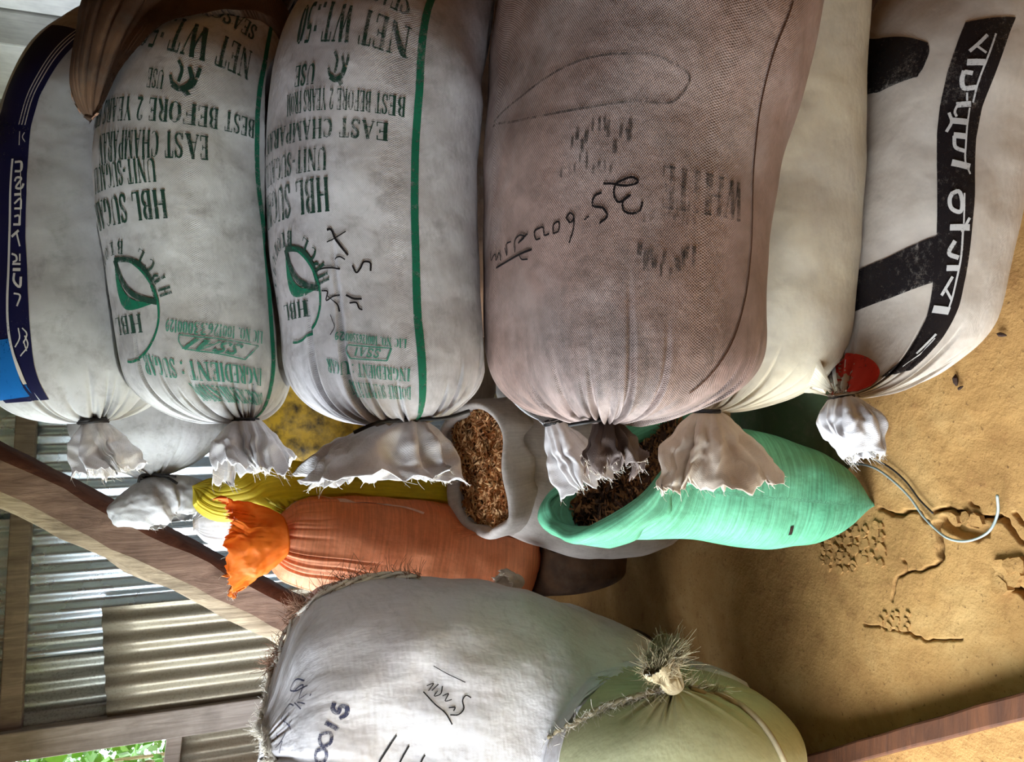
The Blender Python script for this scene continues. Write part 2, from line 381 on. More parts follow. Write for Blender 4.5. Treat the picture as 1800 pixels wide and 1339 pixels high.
        return np.array([th * s.Rref, s.l[i] + fv * (s.l[i+1] - s.l[i])])
    def surf(s, al, off):
        al = np.asarray(al, float); th = (al[:, 0] / s.Rref) % (2 * math.pi); u = th / (2 * math.pi) * s.nt
        j = np.floor(u).astype(int) % s.nt; fu = (u - np.floor(u))[:, None]
        l = np.clip(al[:, 1], s.l[1], s.l[-2]); i = np.clip(np.searchsorted(s.l, l) - 1, 0, len(s.l) - 2)
        fv = ((l - s.l[i]) / (s.l[i+1] - s.l[i] + 1e-12))[:, None]; k = (j + 1) % s.nt
        f = lambda G: (G[i, j]*(1-fu)*(1-fv) + G[i, k]*fu*(1-fv) + G[i+1, j]*(1-fu)*fv + G[i+1, k]*fu*fv)
        return f(s.V) + off * f(s.N)
    def patch(s, left, right, mb, off=0.0012, nu=8, step=0.006):
        """ruled strip of print between two cloth polylines"""
        left = np.asarray(left, float); right = np.asarray(right, float)
        ln = np.sum(np.linalg.norm(np.diff(left, axis=0), axis=1)); n = max(3, int(ln / step))
        rp = lambda P: np.array([np.interp(np.linspace(0, 1, n), np.r_[0, np.cumsum(np.linalg.norm(np.diff(P, axis=0), axis=1))] / max(1e-9, np.sum(np.linalg.norm(np.diff(P, axis=0), axis=1))), P[:, k]) for k in (0, 1)]).T
        A, B = rp(left), rp(right)
        G = np.concatenate([A + (B - A) * w for w in np.linspace(0, 1, nu)])
        V = s.surf(G, off)
        mb.add(V, [(a*n+b, a*n+b+1, (a+1)*n+b+1, (a+1)*n+b) for a in range(nu-1) for b in range(n-1)])
    def stroke(s, pts, w, mb, off=0.0015, step=0.004, curve=True):
        """ink stroke of width w (metres) along a cloth polyline"""
        P = np.asarray(pts, float); ln = np.sum(np.linalg.norm(np.diff(P, axis=0), axis=1)); n = max(2, int(ln / step) + 1)
        if curve and len(P) > 2: P = smooth_path(P, max(n, len(P) * 3))
        else:
            d = np.r_[0, np.cumsum(np.linalg.norm(np.diff(P, axis=0), axis=1))]; q = np.linspace(0, d[-1], n)
            P = np.stack([np.interp(q, d, P[:, 0]), np.interp(q, d, P[:, 1])], 1)
        T = np.gradient(P, axis=0); T /= np.linalg.norm(T, axis=1)[:, None] + 1e-12; Q = np.stack([-T[:, 1], T[:, 0]], 1) * (w / 2)
        V = s.surf(np.concatenate([P - Q, P, P + Q]), off); n = len(P)
        mb.add(V, [(a*n+b, a*n+b+1, (a+1)*n+b+1, (a+1)*n+b) for a in range(2) for b in range(n-1)])
    def pxs(s, pts): return np.array([s.pix(*p) for p in pts])

def lying(rows, k=1.05):
    """rows (py, px_top, px_bottom, Y): silhouette of a lying sack, mouth first"""
    C, ra, rd = [], [], []
    for py, a, b, Y in rows:
        mid = (a + b) / 2; t = depth(mid, Y); d = ray(mid, py); phi = math.atan2(-d[2], d[1])
        h = .97 * (b - a) / 2 * t / FPX; rv = h / math.sqrt(math.cos(phi)**2 + k*k*math.sin(phi)**2)
        C.append(at(mid, py, Y)); ra.append(rv); rd.append(k * rv)
    return C, ra, rd
def standing(rows, k=0.8):
    """rows (px, py_right, py_left, Y) from mouth down"""
    C, ra, rd = [], [], []
    for px, a, b, Y in rows:
        t = depth(px, Y); h = (b - a) / 2 * t / FPX
        C.append(at(px, (a + b) / 2, Y)); ra.append(h); rd.append(k * h)
    return C, ra, rd

# ------------------------------------------------------------------ lettering: a serif stroke alphabet, x right, y up, cap height 1
HV, TH = 0.17, 0.055
def _arc(cx, cy, rx, ry, a0, a1, n=14): return [(cx + rx*math.cos(math.radians(a0 + (a1-a0)*i/n)), cy + ry*math.sin(math.radians(a0 + (a1-a0)*i/n))) for i in range(n+1)]
def stem(x, y0=0, y1=1, s0=1, s1=1):
    o = [(HV, [(x, y0), (x, y1)])]
    if s0: o.append((TH, [(x-.13, y0+TH/2), (x+.13, y0+TH/2)]))
    if s1: o.append((TH, [(x-.13, y1-TH/2), (x+.13, y1-TH/2)]))
    return o
def G(w, *parts):
    o = []
    for p in parts: o += p if isinstance(p, list) else [p]
    return (w, o)
GL = {
 'A': G(.76, (TH, [(.08,0),(.36,1)]), (HV, [(.62,0),(.36,1)]), (TH, [(.18,.35),(.52,.35)]), (TH, [(-.02,.03),(.2,.03)]), (TH, [(.5,.03),(.76,.03)])),
 'B': G(.66, stem(.14), (TH, [(.14,.97),(.36,.97)]), (HV*.9, _arc(.36,.75,.17,.2,85,-85)), (TH, [(.14,.52),(.36,.52)]), (HV*.9, _arc(.36,.27,.2,.23,85,-85)), (TH, [(.14,.03),(.36,.03)])),
 'C': G(.68, (HV, _arc(.4,.5,.3,.46,120,240)), (TH, _arc(.4,.5,.3,.46,50,120)), (TH, _arc(.4,.5,.3,.46,240,310)), (TH, [(.6,.97),(.6,.7)])),
 'D': G(.72, stem(.14), (TH, [(.14,.97),(.34,.97)]), (HV, _arc(.32,.5,.28,.45,80,-80)), (TH, [(.14,.03),(.34,.03)])),
 'E': G(.62, stem(.14), (TH, [(.14,.97),(.56,.97)]), (TH, [(.14,.03),(.58,.03)]), (TH, [(.14,.52),(.42,.52)]), (TH, [(.55,.97),(.55,.76)]), (TH, [(.57,.03),(.57,.26)]), (TH, [(.42,.42),(.42,.62)])),
 'F': G(.6, stem(.14), (TH, [(.14,.97),(.56,.97)]), (TH, [(.14,.52),(.42,.52)]), (TH, [(.55,.97),(.55,.74)]), (TH, [(.42,.42),(.42,.62)])),
 'G': G(.74, (HV, _arc(.4,.5,.3,.46,120,240)), (TH, _arc(.4,.5,.3,.46,50,120)), (TH, _arc(.4,.5,.3,.46,240,310)), (HV, [(.6,.05),(.6,.42)]), (TH, [(.46,.42),(.74,.42)])),
 'H': G(.8, stem(.14), stem(.62), (TH, [(.14,.5),(.62,.5)])),
 'I': G(.32, stem(.15)),
 'K': G(.76, stem(.14), (TH, [(.2,.42),(.62,.97)]), (HV, [(.32,.56),(.64,.02)]), (TH, [(.52,.97),(.76,.97)]), (TH, [(.5,.03),(.78,.03)])),
 'L': G(.62, stem(.14), (TH, [(.14,.03),(.57,.03)]), (TH, [(.56,.03),(.56,.3)])),
 'M': G(.96, (TH, [(.12,0),(.12,1)]), stem(.8), (HV, [(.14,.97),(.46,.05)]), (TH, [(.46,.05),(.78,.97)]), (TH, [(0,.03),(.25,.03)]), (TH, [(0,.97),(.2,.97)])),
 'N': G(.8, (TH, [(.12,0),(.12,1)]), (TH, [(.66,0),(.66,1)]), (HV, [(.14,.96),(.64,.04)]), (TH, [(0,.03),(.25,.03)]), (TH, [(.52,.97),(.8,.97)]), (TH, [(0,.97),(.2,.97)])),
 'O': G(.76, (HV, _arc(.38,.5,.28,.46,130,230)), (HV, _arc(.38,.5,.28,.46,-50,50)), (TH, _arc(.38,.5,.28,.46,50,130)), (TH, _arc(.38,.5,.28,.46,230,310))),
 'P': G(.62, stem(.14), (TH, [(.14,.97),(.34,.97)]), (HV*.9, _arc(.34,.72,.2,.23,85,-85)), (TH, [(.14,.48),(.34,.48)])),
 'R': G(.72, stem(.14), (TH, [(.14,.97),(.34,.97)]), (HV*.9, _arc(.34,.74,.19,.21,85,-85)), (TH, [(.14,.52),(.34,.52)]), (HV, [(.36,.5),(.62,.03)]), (TH, [(.54,.03),(.74,.03)])),
 'S': G(.58, (HV*.8, [(.5,.74),(.44,.92),(.28,.96),(.14,.88),(.12,.7),(.24,.56),(.4,.44),(.48,.28),(.42,.1),(.26,.03),(.12,.1),(.07,.28)]), (TH, [(.52,.98),(.52,.7)]), (TH, [(.06,.02),(.06,.3)])),
 'T': G(.66, stem(.33, 0, 1, 1, 0), (TH, [(.03,.97),(.63,.97)]), (TH, [(.04,.97),(.04,.74)]), (TH, [(.62,.97),(.62,.74)])),
 'U': G(.78, (HV, [(.14,1),(.14,.3),(.2,.1),(.36,.03)]), (TH, [(.36,.03),(.56,.1),(.62,.3),(.62,1)]), (TH, [(0,.97),(.28,.97)]), (TH, [(.5,.97),(.76,.97)])),
 'W': G(1.06, (HV, [(.1,1),(.32,.02)]), (TH, [(.32,.02),(.52,.97)]), (HV, [(.5,1),(.72,.02)]), (TH, [(.72,.02),(.94,.97)]), (TH, [(0,.97),(.24,.97)]), (TH, [(.82,.97),(1.05,.97)])),
 'Y': G(.74, (HV, [(.1,1),(.37,.46)]), (TH, [(.64,1),(.37,.46)]), stem(.37, 0, .5, 1, 0), (TH, [(0,.97),(.24,.97)]), (TH, [(.52,.97),(.75,.97)])),
 '0': G(.6, (HV, _arc(.3,.5,.2,.46,120,240)), (HV, _arc(.3,.5,.2,.46,-60,60)), (TH, _arc(.3,.5,.2,.46,60,120)), (TH, _arc(.3,.5,.2,.46,240,300))),
 '1': G(.4, stem(.2, 0, 1, 1, 0), (TH, [(.04,.82),(.2,.97)])),
 '2': G(.56, (HV*.8, [(.08,.74),(.16,.94),(.32,.96),(.44,.8),(.4,.6),(.08,.06)]), (HV*.7, [(.08,.06),(.5,.06)])),
 '3': G(.56, (HV*.8, [(.08,.86),(.28,.96),(.42,.78),(.24,.54),(.44,.34),(.36,.06),(.16,.04),(.06,.16)])),
 '5': G(.56, (TH*1.5, [(.14,.95),(.46,.95)]), (TH*1.5, [(.14,.95),(.12,.56)]), (HV*.8, [(.12,.56),(.34,.6),(.46,.34),(.34,.06),(.08,.06)])),
 '6': G(.56, (HV*.8, [(.44,.94),(.18,.7),(.1,.3),(.26,.04),(.44,.2),(.4,.48),(.14,.4)])),
 '9': G(.56, (HV*.8, [(.12,.06),(.38,.3),(.46,.7),(.3,.96),(.12,.8),(.16,.52),(.42,.6)])),
 '-': G(.4, (HV*.7, [(.06,.42),(.34,.42)])), '.': G(.26, (HV, [(.1,.02),(.1,.16)])), ':': G(.28, (HV, [(.12,.08),(.12,.22)]), (HV, [(.12,.58),(.12,.72)])),
 ' ': G(.34),
}
def text(sk, txt, p0, p1, ptop, mb, weight=1.0, n=None, off=0.0015):
    """lettering from baseline start p0 to p1 (the end of its first n characters); ptop = cap top at the start (all cloth coordinates)"""
    p0, p1, ptop = (np.asarray(v, float) for v in (p0, p1, ptop)); n = n or len(txt); gap = .08
    W = sum(GL[ch][0] + gap for ch in txt[:n]) - gap
    ex = (p1 - p0) / W; ey = ptop - p0; H = np.linalg.norm(ey); x = 0
    for ch in txt:
        w, st = GL[ch]
        for wt, P in st:
            s_ = (wt * weight) * (H if abs(P[0][0]-P[-1][0]) > abs(P[0][1]-P[-1][1]) * 1.3 and len(P) == 2 else min(np.linalg.norm(ex) * 1.15, H * 1.2))
            sk.stroke([p0 + (x + a) * ex + b * ey for a, b in P], s_, mb, off, curve=len(P) > 2)
        x += w + gap
def tpx(sk, txt, a, b, top, mb, weight=1.0, n=None, off=0.0015, level=False):
    A, B, Tp = sk.pix(*a), sk.pix(*b), sk.pix(*top)
    if level: B[1] = A[1]; Tp[0] = A[0]
    text(sk, txt, A, B, Tp, mb, weight, n, off)

# ------------------------------------------------------------------ gathered mouth, ties
def skirt(parent, mat, tie, direction, length, wa, wd, ref=(0, 0, 1), ruffles=7, amp=0.35, seed=1, r0=0.016, droop=0.03, power=0.8, edge=0.12, nm='gathered_mouth', nt=170, ns=34, a0=0, a1=2*math.pi, curl=0.0, bulb=False, fray=True, shift=(0, 0, 0)):
    """the loose cloth beyond the tie: a ruffled, ragged-edged flare"""
    rs = np.random.RandomState(seed); T = np.asarray(direction, float); T /= np.linalg.norm(T)
    ref = np.asarray(ref, float); E2 = ref - (T @ ref) * T; E2 /= np.linalg.norm(E2); E1 = np.cross(T, E2)
    th = np.linspace(a0, a1, nt, endpoint=(a1 - a0 < 6.2)); closed = a1 - a0 > 6.2
    ph = rs.uniform(0, 6.28, 8); k2 = ruffles + 3
    hs = [(h_, rs.uniform(0, 6.28), rs.normal() / math.sqrt(h_)) for h_ in range(2, 2*ruffles+3)]
    ruff = sum(am*np.sin(h_*th + p_) for h_, p_, am in hs); ruff /= np.std(ruff) * 1.5
    ruff2 = sum(am*np.sin(h_*th + p_*1.7 + 1) for h_, p_, am in hs); ruff2 /= np.std(ruff2) * 1.5
    swirl = 0.35 * np.sin(th*2+ph[0]) + .2*np.sin(th*3+ph[1])
    rag = 1 + edge * (np.sin(3*th + ph[5]) * .6 + np.sin(5*th + ph[6]) * .5 + 0.35*np.sin(17*th + ph[3])) + rs.uniform(-.05, .05, nt)*edge/.1
    q = np.linspace(0, 1, ns); V = []
    for qq in q:
        f = qq ** power; ln = length * rag * qq
        rr = 1 + amp * (ruff * (1-qq) + ruff2 * qq * .6 + ruff * qq * .6) * min(1, qq * 2.2)
        tq = th + swirl * qq
        if bulb: f = math.sin(math.pi * min(1, qq ** .8) * .86)
        a = (r0 + (wa - r0) * f) * rr; dd = (r0 + (wd - r0) * f) * rr
        P = np.asarray(tie, float)[None] + T[None] * (ln - curl * wa * qq**2 * 0.5)[:, None] + E1[None] * (dd * np.cos(tq))[:, None] + E2[None] * (a * np.sin(tq))[:, None]
        P[:, 2] -= droop * qq ** 2
        P += np.asarray(shift, float)[None] * qq ** .7
        P += np.array([[n3(p, 22, seed), n3(p, 22, seed + 9), n3(p, 22, seed + 17)] for p in P]) * 0.016 * qq + np.array([[n3(p, 60, seed + 2), n3(p, 60, seed + 19), n3(p, 60, seed + 7)] for p in P]) * 0.0045 * min(1, qq * 2)
        V.append(P)
    V = np.array(V); n = nt
    F = [(i*n+j, i*n+(j+1) % n, (i+1)*n+(j+1) % n, (i+1)*n+j) for i in range(ns-1) for j in range(n if closed else n-1)]
    uv = np.stack(np.broadcast_arrays((th * (wa + wd) / 2)[None, :], (q * length)[:, None]), -1)
    o = mesh_obj(nm, V.reshape(-1, 3), F, mat, parent, True, uv.reshape(-1, 2))
    md = o.modifiers.new('cloth', 'SOLIDIFY'); md.thickness = 0.0012; md.offset = 0
    if fray:
        ii = rs.randint(nt, size=90); strands('frayed_threads', M['fibre'], o, V[-1][ii], V[-1][ii] - V[-4][ii], .012, .0004, seed)
    return o
def tie_cord(parent, tie, direction, r, mat, turns=3, wire=0.0028, ends=(), ref=(0, 0, 1), nm='tie_cord'):
    T = np.asarray(direction, float); T /= np.linalg.norm(T); ref = np.asarray(ref, float)
    E2 = ref - (T @ ref) * T; E2 /= np.linalg.norm(E2); E1 = np.cross(T, E2); mb = MB()
    P = []
    for i in range(turns * 20 + 1):
        w = 2 * math.pi * i / 20; P.append(np.asarray(tie) + T * (0.006 * (i / (turns * 20) - .5) * turns / 2) + r * (E1 * math.cos(w) + E2 * math.sin(w)) * (1 + .06 * math.sin(3.3 * w)))
    mb.tube(P, wire, 6)
    for e in ends: mb.tube(smooth_path([np.asarray(tie) + r * E1 * np.sign(E1[1]) * -1] + [np.asarray(v) for v in e], 20), wire, 6)
    return mb.build(nm, mat, parent)
def strands(name, mat, parent, roots, dirs, length, r=0.0007, seed=3, droop=0.3, kind='stuff'):
    rs = np.random.RandomState(seed); mb = MB()
    for p, d in zip(roots, dirs):
        d = np.asarray(d, float); d = d / (np.linalg.norm(d) + 1e-9) + rs.normal(0, .45, 3); d /= np.linalg.norm(d); L = length * rs.uniform(.3, 1.2)
        b = rs.normal(0, .35, 3); q = np.linspace(0, 1, 5)[:, None]
        P = np.asarray(p)[None] + d[None] * L * q + (b * L)[None] * q**2 + np.array([0, 0, -droop * L])[None] * q**2
        mb.tube(P, np.linspace(r, r * .5, 5), 3, cap=False)
    o = mb.build(name, mat, parent); o['kind'] = kind; return o

# ================================================================== the setting
k = NT('dry_mud_floor'); ob = k.coord('Object')
n1 = k.noise(ob, 3.2, 6, 0.62, 0.3); n2 = k.noise(ob, 22, 6, 0.7); n4 = k.noise(ob, 110, 4, 0.6)
c = k.ramp(n1, [(0.30, srgb(128, 92, 52)), (0.52, srgb(164, 126, 76)), (0.72, srgb(184, 150, 98))])
c = k.mix(k.math('MULTIPLY', k.ramp(n2, [(0.54, ramp1(0)), (0.74, ramp1(1))]), 0.55), c, srgb(120, 82, 48))
c = k.mix(k.math('MULTIPLY', k.ramp(n4, [(0.62, ramp1(0)), (0.72, ramp1(1))]), 0.7), c, srgb(70, 44, 26))
nb = k.bump(n2, 0.55, 0.009); nb = k.bump(n4, 0.45, 0.003, nb)
M['floor'] = k.set(color=c, rough=0.92, spec=0.15, normal=nb)
k = NT('mud_plaster_wall'); ob = k.coord('Object'); n1 = k.noise(ob, 6, 7, 0.65, 0.4); n2 = k.noise(ob, 50, 5, 0.65)
c = k.ramp(n1, [(0.3, srgb(74, 44, 26)), (0.7, srgb(120, 80, 50))])
c = k.mix(k.math('MULTIPLY', k.ramp(n2, [(0.55, ramp1(0)), (0.7, ramp1(1))]), 0.5), c, srgb(70, 42, 24))
M['mud_wall'] = k.set(color=c, rough=0.95, spec=0.1, normal=k.bump(n1, 0.6, 0.02))
def tin(name, base, rust, rust_amt, rough, metal):
    k = NT(name); ob = k.coord('Object')
    s1 = k.noise(k.mapping(ob, scale=(30, 30, 2.2)), 1.0, 6, 0.65); s2 = k.noise(ob, 120, 3, 0.6); s3 = k.noise(ob, 4, 5, 0.6)
    c = k.mix(k.math('MULTIPLY', k.ramp(s1, [(0.42, ramp1(0)), (0.72, ramp1(1))]), rust_amt), base, rust)
    c = k.mix(k.math('MULTIPLY', k.ramp(s2, [(0.5, ramp1(0)), (0.7, ramp1(1))]), rust_amt * 0.6), c, tuple(v * .5 for v in rust[:3]) + (1,))
    r = k.math('ADD', k.math('MULTIPLY', s3, 0.25), rough - 0.12)
    return k.set(color=c, rough=r, metal=metal, normal=k.bump(s2, 0.12, 0.002))
M['tin'] = tin('galvanised_tin', srgb(214, 226, 234), srgb(130, 124, 114), 0.2, 0.27, 0.9)
M['tin_old'] = tin('dull_weathered_tin', srgb(176, 168, 150), srgb(110, 88, 62), 0.55, 0.5, 0.55)
M['tin_speckled'] = tin('speckled_tin', srgb(170, 172, 166), srgb(92, 84, 72), 0.7, 0.45, 0.7)
M['batten'] = wood('grey_batten_wood', srgb(92, 78, 70), srgb(146, 130, 118), scale=(40, 40, 3))
M['post'] = wood('weathered_post_wood', srgb(120, 108, 100), srgb(176, 164, 156), scale=(40, 40, 3))
M['log'] = wood('rough_log_wood', srgb(80, 58, 46), srgb(150, 122, 104), scale=(22, 22, 3), bump=0.9)
M['bark'] = wood('dark_bark', srgb(78, 42, 28), srgb(122, 76, 56), scale=(30, 30, 4), bump=0.9)
M['splinter'] = wood('pale_splintered_wood', srgb(108, 92, 72), srgb(176, 158, 132), scale=(60, 60, 3), bump=1.0)
M['plank_white'] = wood('whitewashed_plank', srgb(222, 224, 226), srgb(244, 245, 246), scale=(30, 30, 2), bump=0.3)
M['plank_grey'] = wood('grey_plank', srgb(150, 150, 148), srgb(182, 182, 180), scale=(30, 30, 2), bump=0.3)
M['sill'] = wood('reddish_brown_timber', srgb(58, 32, 17), srgb(98, 58, 32), scale=(4, 40, 40), bump=0.4)

# ---- floor: real relief, with cracks and a broken hole
def fpx(pts): return [at_floor(*p)[:2] for p in pts]
def crop(ox, oy, sc, pts): return [(ox + x / sc, oy + y / sc) for x, y in pts]
Z1 = lambda pts: fpx(crop(1540, 840, 5.58, pts))
Z2 = lambda pts: fpx(crop(1300, 780, 2.396, pts))
CR = [(Z1([(30,310),(120,350),(230,350),(320,320),(400,340),(450,390),(490,440)]), .006, .010),
      (Z1([(560,330),(640,310),(700,300),(760,340),(870,350),(960,380),(1140,390),(1240,400),(1350,560),(1440,640)]), .006, .012),
      (Z1([(575,450),(590,560),(612,680),(622,770)]), .0085, .016), (Z1([(622,770),(560,860),(450,900),(290,930),(200,980),(165,1100),(155,1200)]), .0035, .008),
      (Z1([(260,800),(290,860),(285,920)]), .0035, .007), (Z1([(930,380),(945,480)]), .005, .010), (Z1([(900,230),(980,290)]), .004, .007),
      (Z1([(1200,930),(1260,1000),(1330,1070),(1450,1150)]), .008, .014), (Z1([(1370,890),(1451,920)]), .010, .014),
      (Z2([(520,755),(600,775),(700,800),(770,825),(850,832),(940,822)]), .003, .006), (Z2([(310,395),(400,440),(470,530)]), .003, .007),
      (Z2([(400,380),(440,450),(520,450)]), .003, .007), (Z2([(460,370),(480,430),(470,520)]), .003, .007), (Z2([(1150,300),(1198,350)]), .006, .01)]
HOLE = Z1([(650,430),(740,480),(850,540),(960,560),(1040,520)])
def seg_dist(P, poly):
    d = np.full(len(P), 9.0)
    for a, b in zip(poly[:-1], poly[1:]):
        a = np.asarray(a); b = np.asarray(b); ab = b - a; t = np.clip(((P - a) @ ab) / (ab @ ab + 1e-12), 0, 1)
        d = np.minimum(d, np.linalg.norm(P - a - t[:, None] * ab, axis=1))
    return d
xs = np.r_[np.linspace(-2.6, -1.05, 16), np.linspace(-1.04, -.66, 40), np.linspace(-.655, 0.0, 270), np.linspace(.01, .5, 40), np.linspace(0.52, 1.9, 14)]
ys = np.r_[np.linspace(-2.6, 0.7, 12), np.linspace(0.72, .86, 12), np.linspace(.862, 1.5, 260), np.linspace(1.51, 1.75, 20), np.linspace(1.76, 4.2, 60)]
XX, YY = np.meshgrid(xs, ys); P2 = np.stack([XX.ravel(), YY.ravel()], 1)
zz = np.array([0.005 * n3((x, y, 0), 2.5) + 0.0025 * n3((x, y, 0), 9, 3) + 0.0012 * n3((x, y, 0), 34, 5) for x, y in P2])
jit = np.array([[n3((x, y, 0), 60, 2), n3((x, y, 0), 60, 8)] for x, y in P2]) * 0.006
near = (P2[:, 1] > .7) & (P2[:, 1] < 1.9) & (P2[:, 0] > -1.1) & (P2[:, 0] < .5)
PN = P2[near] + jit[near]; zn = zz[near].copy()
for poly, w, dp in CR:
    d = seg_dist(PN, poly); zn -= dp * 2.6 * np.exp(-(d / (w * .55)) ** 2)
d = seg_dist(PN, HOLE); zn -= 0.02 * np.exp(-(d / 0.011) ** 4)
zz[near] = zn; zz -= 0.004
nx, ny = len(xs), len(ys)
floor = mesh_obj('floor', np.c_[P2, zz], [(j*nx+i, j*nx+i+1, (j+1)*nx+i+1, (j+1)*nx+i) for j in range(ny-1) for i in range(nx-1)], M['floor'])
tag(floor, 'dry yellow-brown beaten mud floor with cracks', kind='structure')
# crumbled plates and clods of the broken mud
def clod(centre, r, h, seed, name='mud_clod'):
    rs = np.random.RandomState(seed); n = 7; a = (np.arange(n) + rs.uniform(-.35, .35, n)) * 2*math.pi/n; rr = r * rs.uniform(.8, 1.2, n)
    lo = [(centre[0] + 1.02*rr[i]*math.cos(a[i]), centre[1] + 1.02*rr[i]*math.sin(a[i]), -0.01) for i in range(n)]
    tx, ty = rs.uniform(-.12, .12, 2); hi = [(centre[0] + rr[i]*.94*math.cos(a[i]), centre[1] + rr[i]*.94*math.sin(a[i]), h + rr[i]*(tx*math.cos(a[i]) + ty*math.sin(a[i]))) for i in range(n)]
    v = lo + hi + [(centre[0], centre[1], h * 1.02)]
    return mesh_obj(name, v, [(i, (i+1) % n, n+(i+1) % n, n+i) for i in range(n)] + [(n+i, n+(i+1) % n, 2*n) for i in range(n)], M['floor'], floor, False)
sd = 0
for (x0, y0, x1, y1, cnt, r, h) in ((1450, 920, 1560, 1005, 46, .0095, .003), (1545, 1075, 1600, 1110, 16, .006, .002), (1665, 905, 1730, 925, 6, .012, .004), (1755, 985, 1800, 1035, 7, .016, .006), (1440, 960, 1530, 990, 14, .006, .002)):
    g = int(math.ceil(math.sqrt(cnt)))
    for q in range(cnt):
        sd += 1; u = (q % g + .5 + random.uniform(-.3, .3)) / g; v = (q // g + .5 + random.uniform(-.3, .3)) / g
        p = at_floor(x0 + (x1-x0)*u, y0 + (y1-y0)*v); clod(p, r * random.uniform(.7, 1.3), h * random.uniform(.6, 1.3), sd)

# ---- back wall of tin sheets on battens, turned a little so its left end is nearer
AL = math.atan(0.19); ca, sa = math.cos(AL), math.sin(AL)
def WL(u, w, z): return np.array([-0.1 + u*ca + w*sa, 3.6 + u*sa - w*ca, z])
def wu(X): return (X + 0.1) / ca
wall = empty('wall_back', WL(0, 0, 0)); tag(wall, 'back wall of corrugated tin sheets on wooden battens', kind='structure')
def sheet(u0, u1, z0, z1, mat, w=0.0, pitch=0.076, amp=0.010, phase=0.0, parent=wall, tilt=0.0, label=None, nz=14, bend=0.0, z1b=None):
    n = int((u1-u0) / pitch * 12); V = []
    for j in range(nz + 1):
        for i in range(n + 1):
            u = u0 + (u1-u0)*i/n; zt = z1 + ((z1b if z1b is not None else z1) - z1) * i / n
            z = z0 + (zt-z0)*j/nz
            ww = w + amp*math.sin(2*math.pi*(u-u0)/pitch + phase) + bend*(j/nz)**2 + 0.004*n3((u, z, 0), 3)
            V.append(WL(u + tilt*(z - z0), ww, z))
    F = [(j*(n+1)+i, j*(n+1)+i+1, (j+1)*(n+1)+i+1, (j+1)*(n+1)+i) for j in range(nz) for i in range(n)]
    o = mesh_obj('corrugated_sheet', V, F, mat, parent)
    md = o.modifiers.new('thickness', 'SOLIDIFY'); md.thickness = 0.0012
    if label: o['label'] = label
    return o
sheet(wu(-0.62), wu(0.35), 0, 2.75, M['tin'], 0.0, label='bright galvanised corrugated sheet')
sheet(wu(-1.10), wu(-0.56), 0, 2.75, M['tin'], 0.014, label='bright galvanised corrugated sheet')
sheet(wu(-1.36), wu(-1.02), 0, 2.75, M['tin_speckled'], 0.005, label='dull speckled corrugated sheet')
sheet(wu(-1.42), wu(-0.93), 0.02, 1.90, M['tin_old'], 0.055, amp=0.012, pitch=0.083, label='cream weathered sheet lapped over the lower wall', tilt=0.0, z1b=1.94)
def wbox(name, mat, u0, u1, w0, w1, z0, z1, parent=wall, zs=0.0, label=None):
    V = [WL(u, w, z + zs * (u - u0)) for z in (z0, z1) for (u, w) in ((u0, w0), (u1, w0), (u1, w1), (u0, w1))]
    o = mesh_obj(name, V, [(0,3,2,1),(4,5,6,7),(0,1,5,4),(1,2,6,5),(2,3,7,6),(3,0,4,7)], mat, parent, False)
    b = o.modifiers.new('edge', 'BEVEL'); b.width = 0.006; b.segments = 2
    if label: o['label'] = label
    return o
wbox('batten', M['batten'], wu(-1.40), wu(0.35), 0.016, 0.055, 2.20, 2.275, label='horizontal grey wooden batten')
wbox('batten', M['batten'], wu(-1.40), wu(0.35), 0.016, 0.055, 0.62, 0.69, label='horizontal grey wooden batten')
wbox('post', M['post'], wu(-1.45), wu(-1.345), 0.0, 0.10, 0, 2.75, label='weathered grey corner post')
wbox('post', M['batten'], wu(0.28), wu(0.36), 0.0, 0.06, 0, 2.75)
wbox('board', M['mud_wall'], wu(0.36), wu(0.96), -0.02, 0.03, 0, 2.75, label='brown mud infill')
wbox('backing_board', M['mud_wall'], wu(0.30), wu(1.95), -0.06, -0.022, 0, 2.76)  # added behind the wall to keep sky light from leaking in
part_ = empty('wall_right_partition', (1.1, 3.0, 0)); tag(part_, 'whitewashed plank partition beyond the stack', kind='structure')
for y0_, y1_, mt in ((2.20, 2.58, 'plank_white'), (2.60, 2.84, 'plank_grey'), (2.86, 3.42, 'plank_white'), (3.44, 3.77, 'plank_grey'), (3.785, 3.84, 'plank_white')):
    mb_ = MB(); mb_.box((1.10 + random.uniform(0, .012), y0_, 0), (1.14, y1_, 2.75)); o = mb_.build('plank', M[mt], part_, False); bv = o.modifiers.new('edge', 'BEVEL'); bv.width = .006; bv.segments = 2
mb_ = MB(); mb_.box((1.141, 2.2, 0), (1.16, 3.84, 2.75)); mb_.build('backing_board', M['batten'], part_, False)
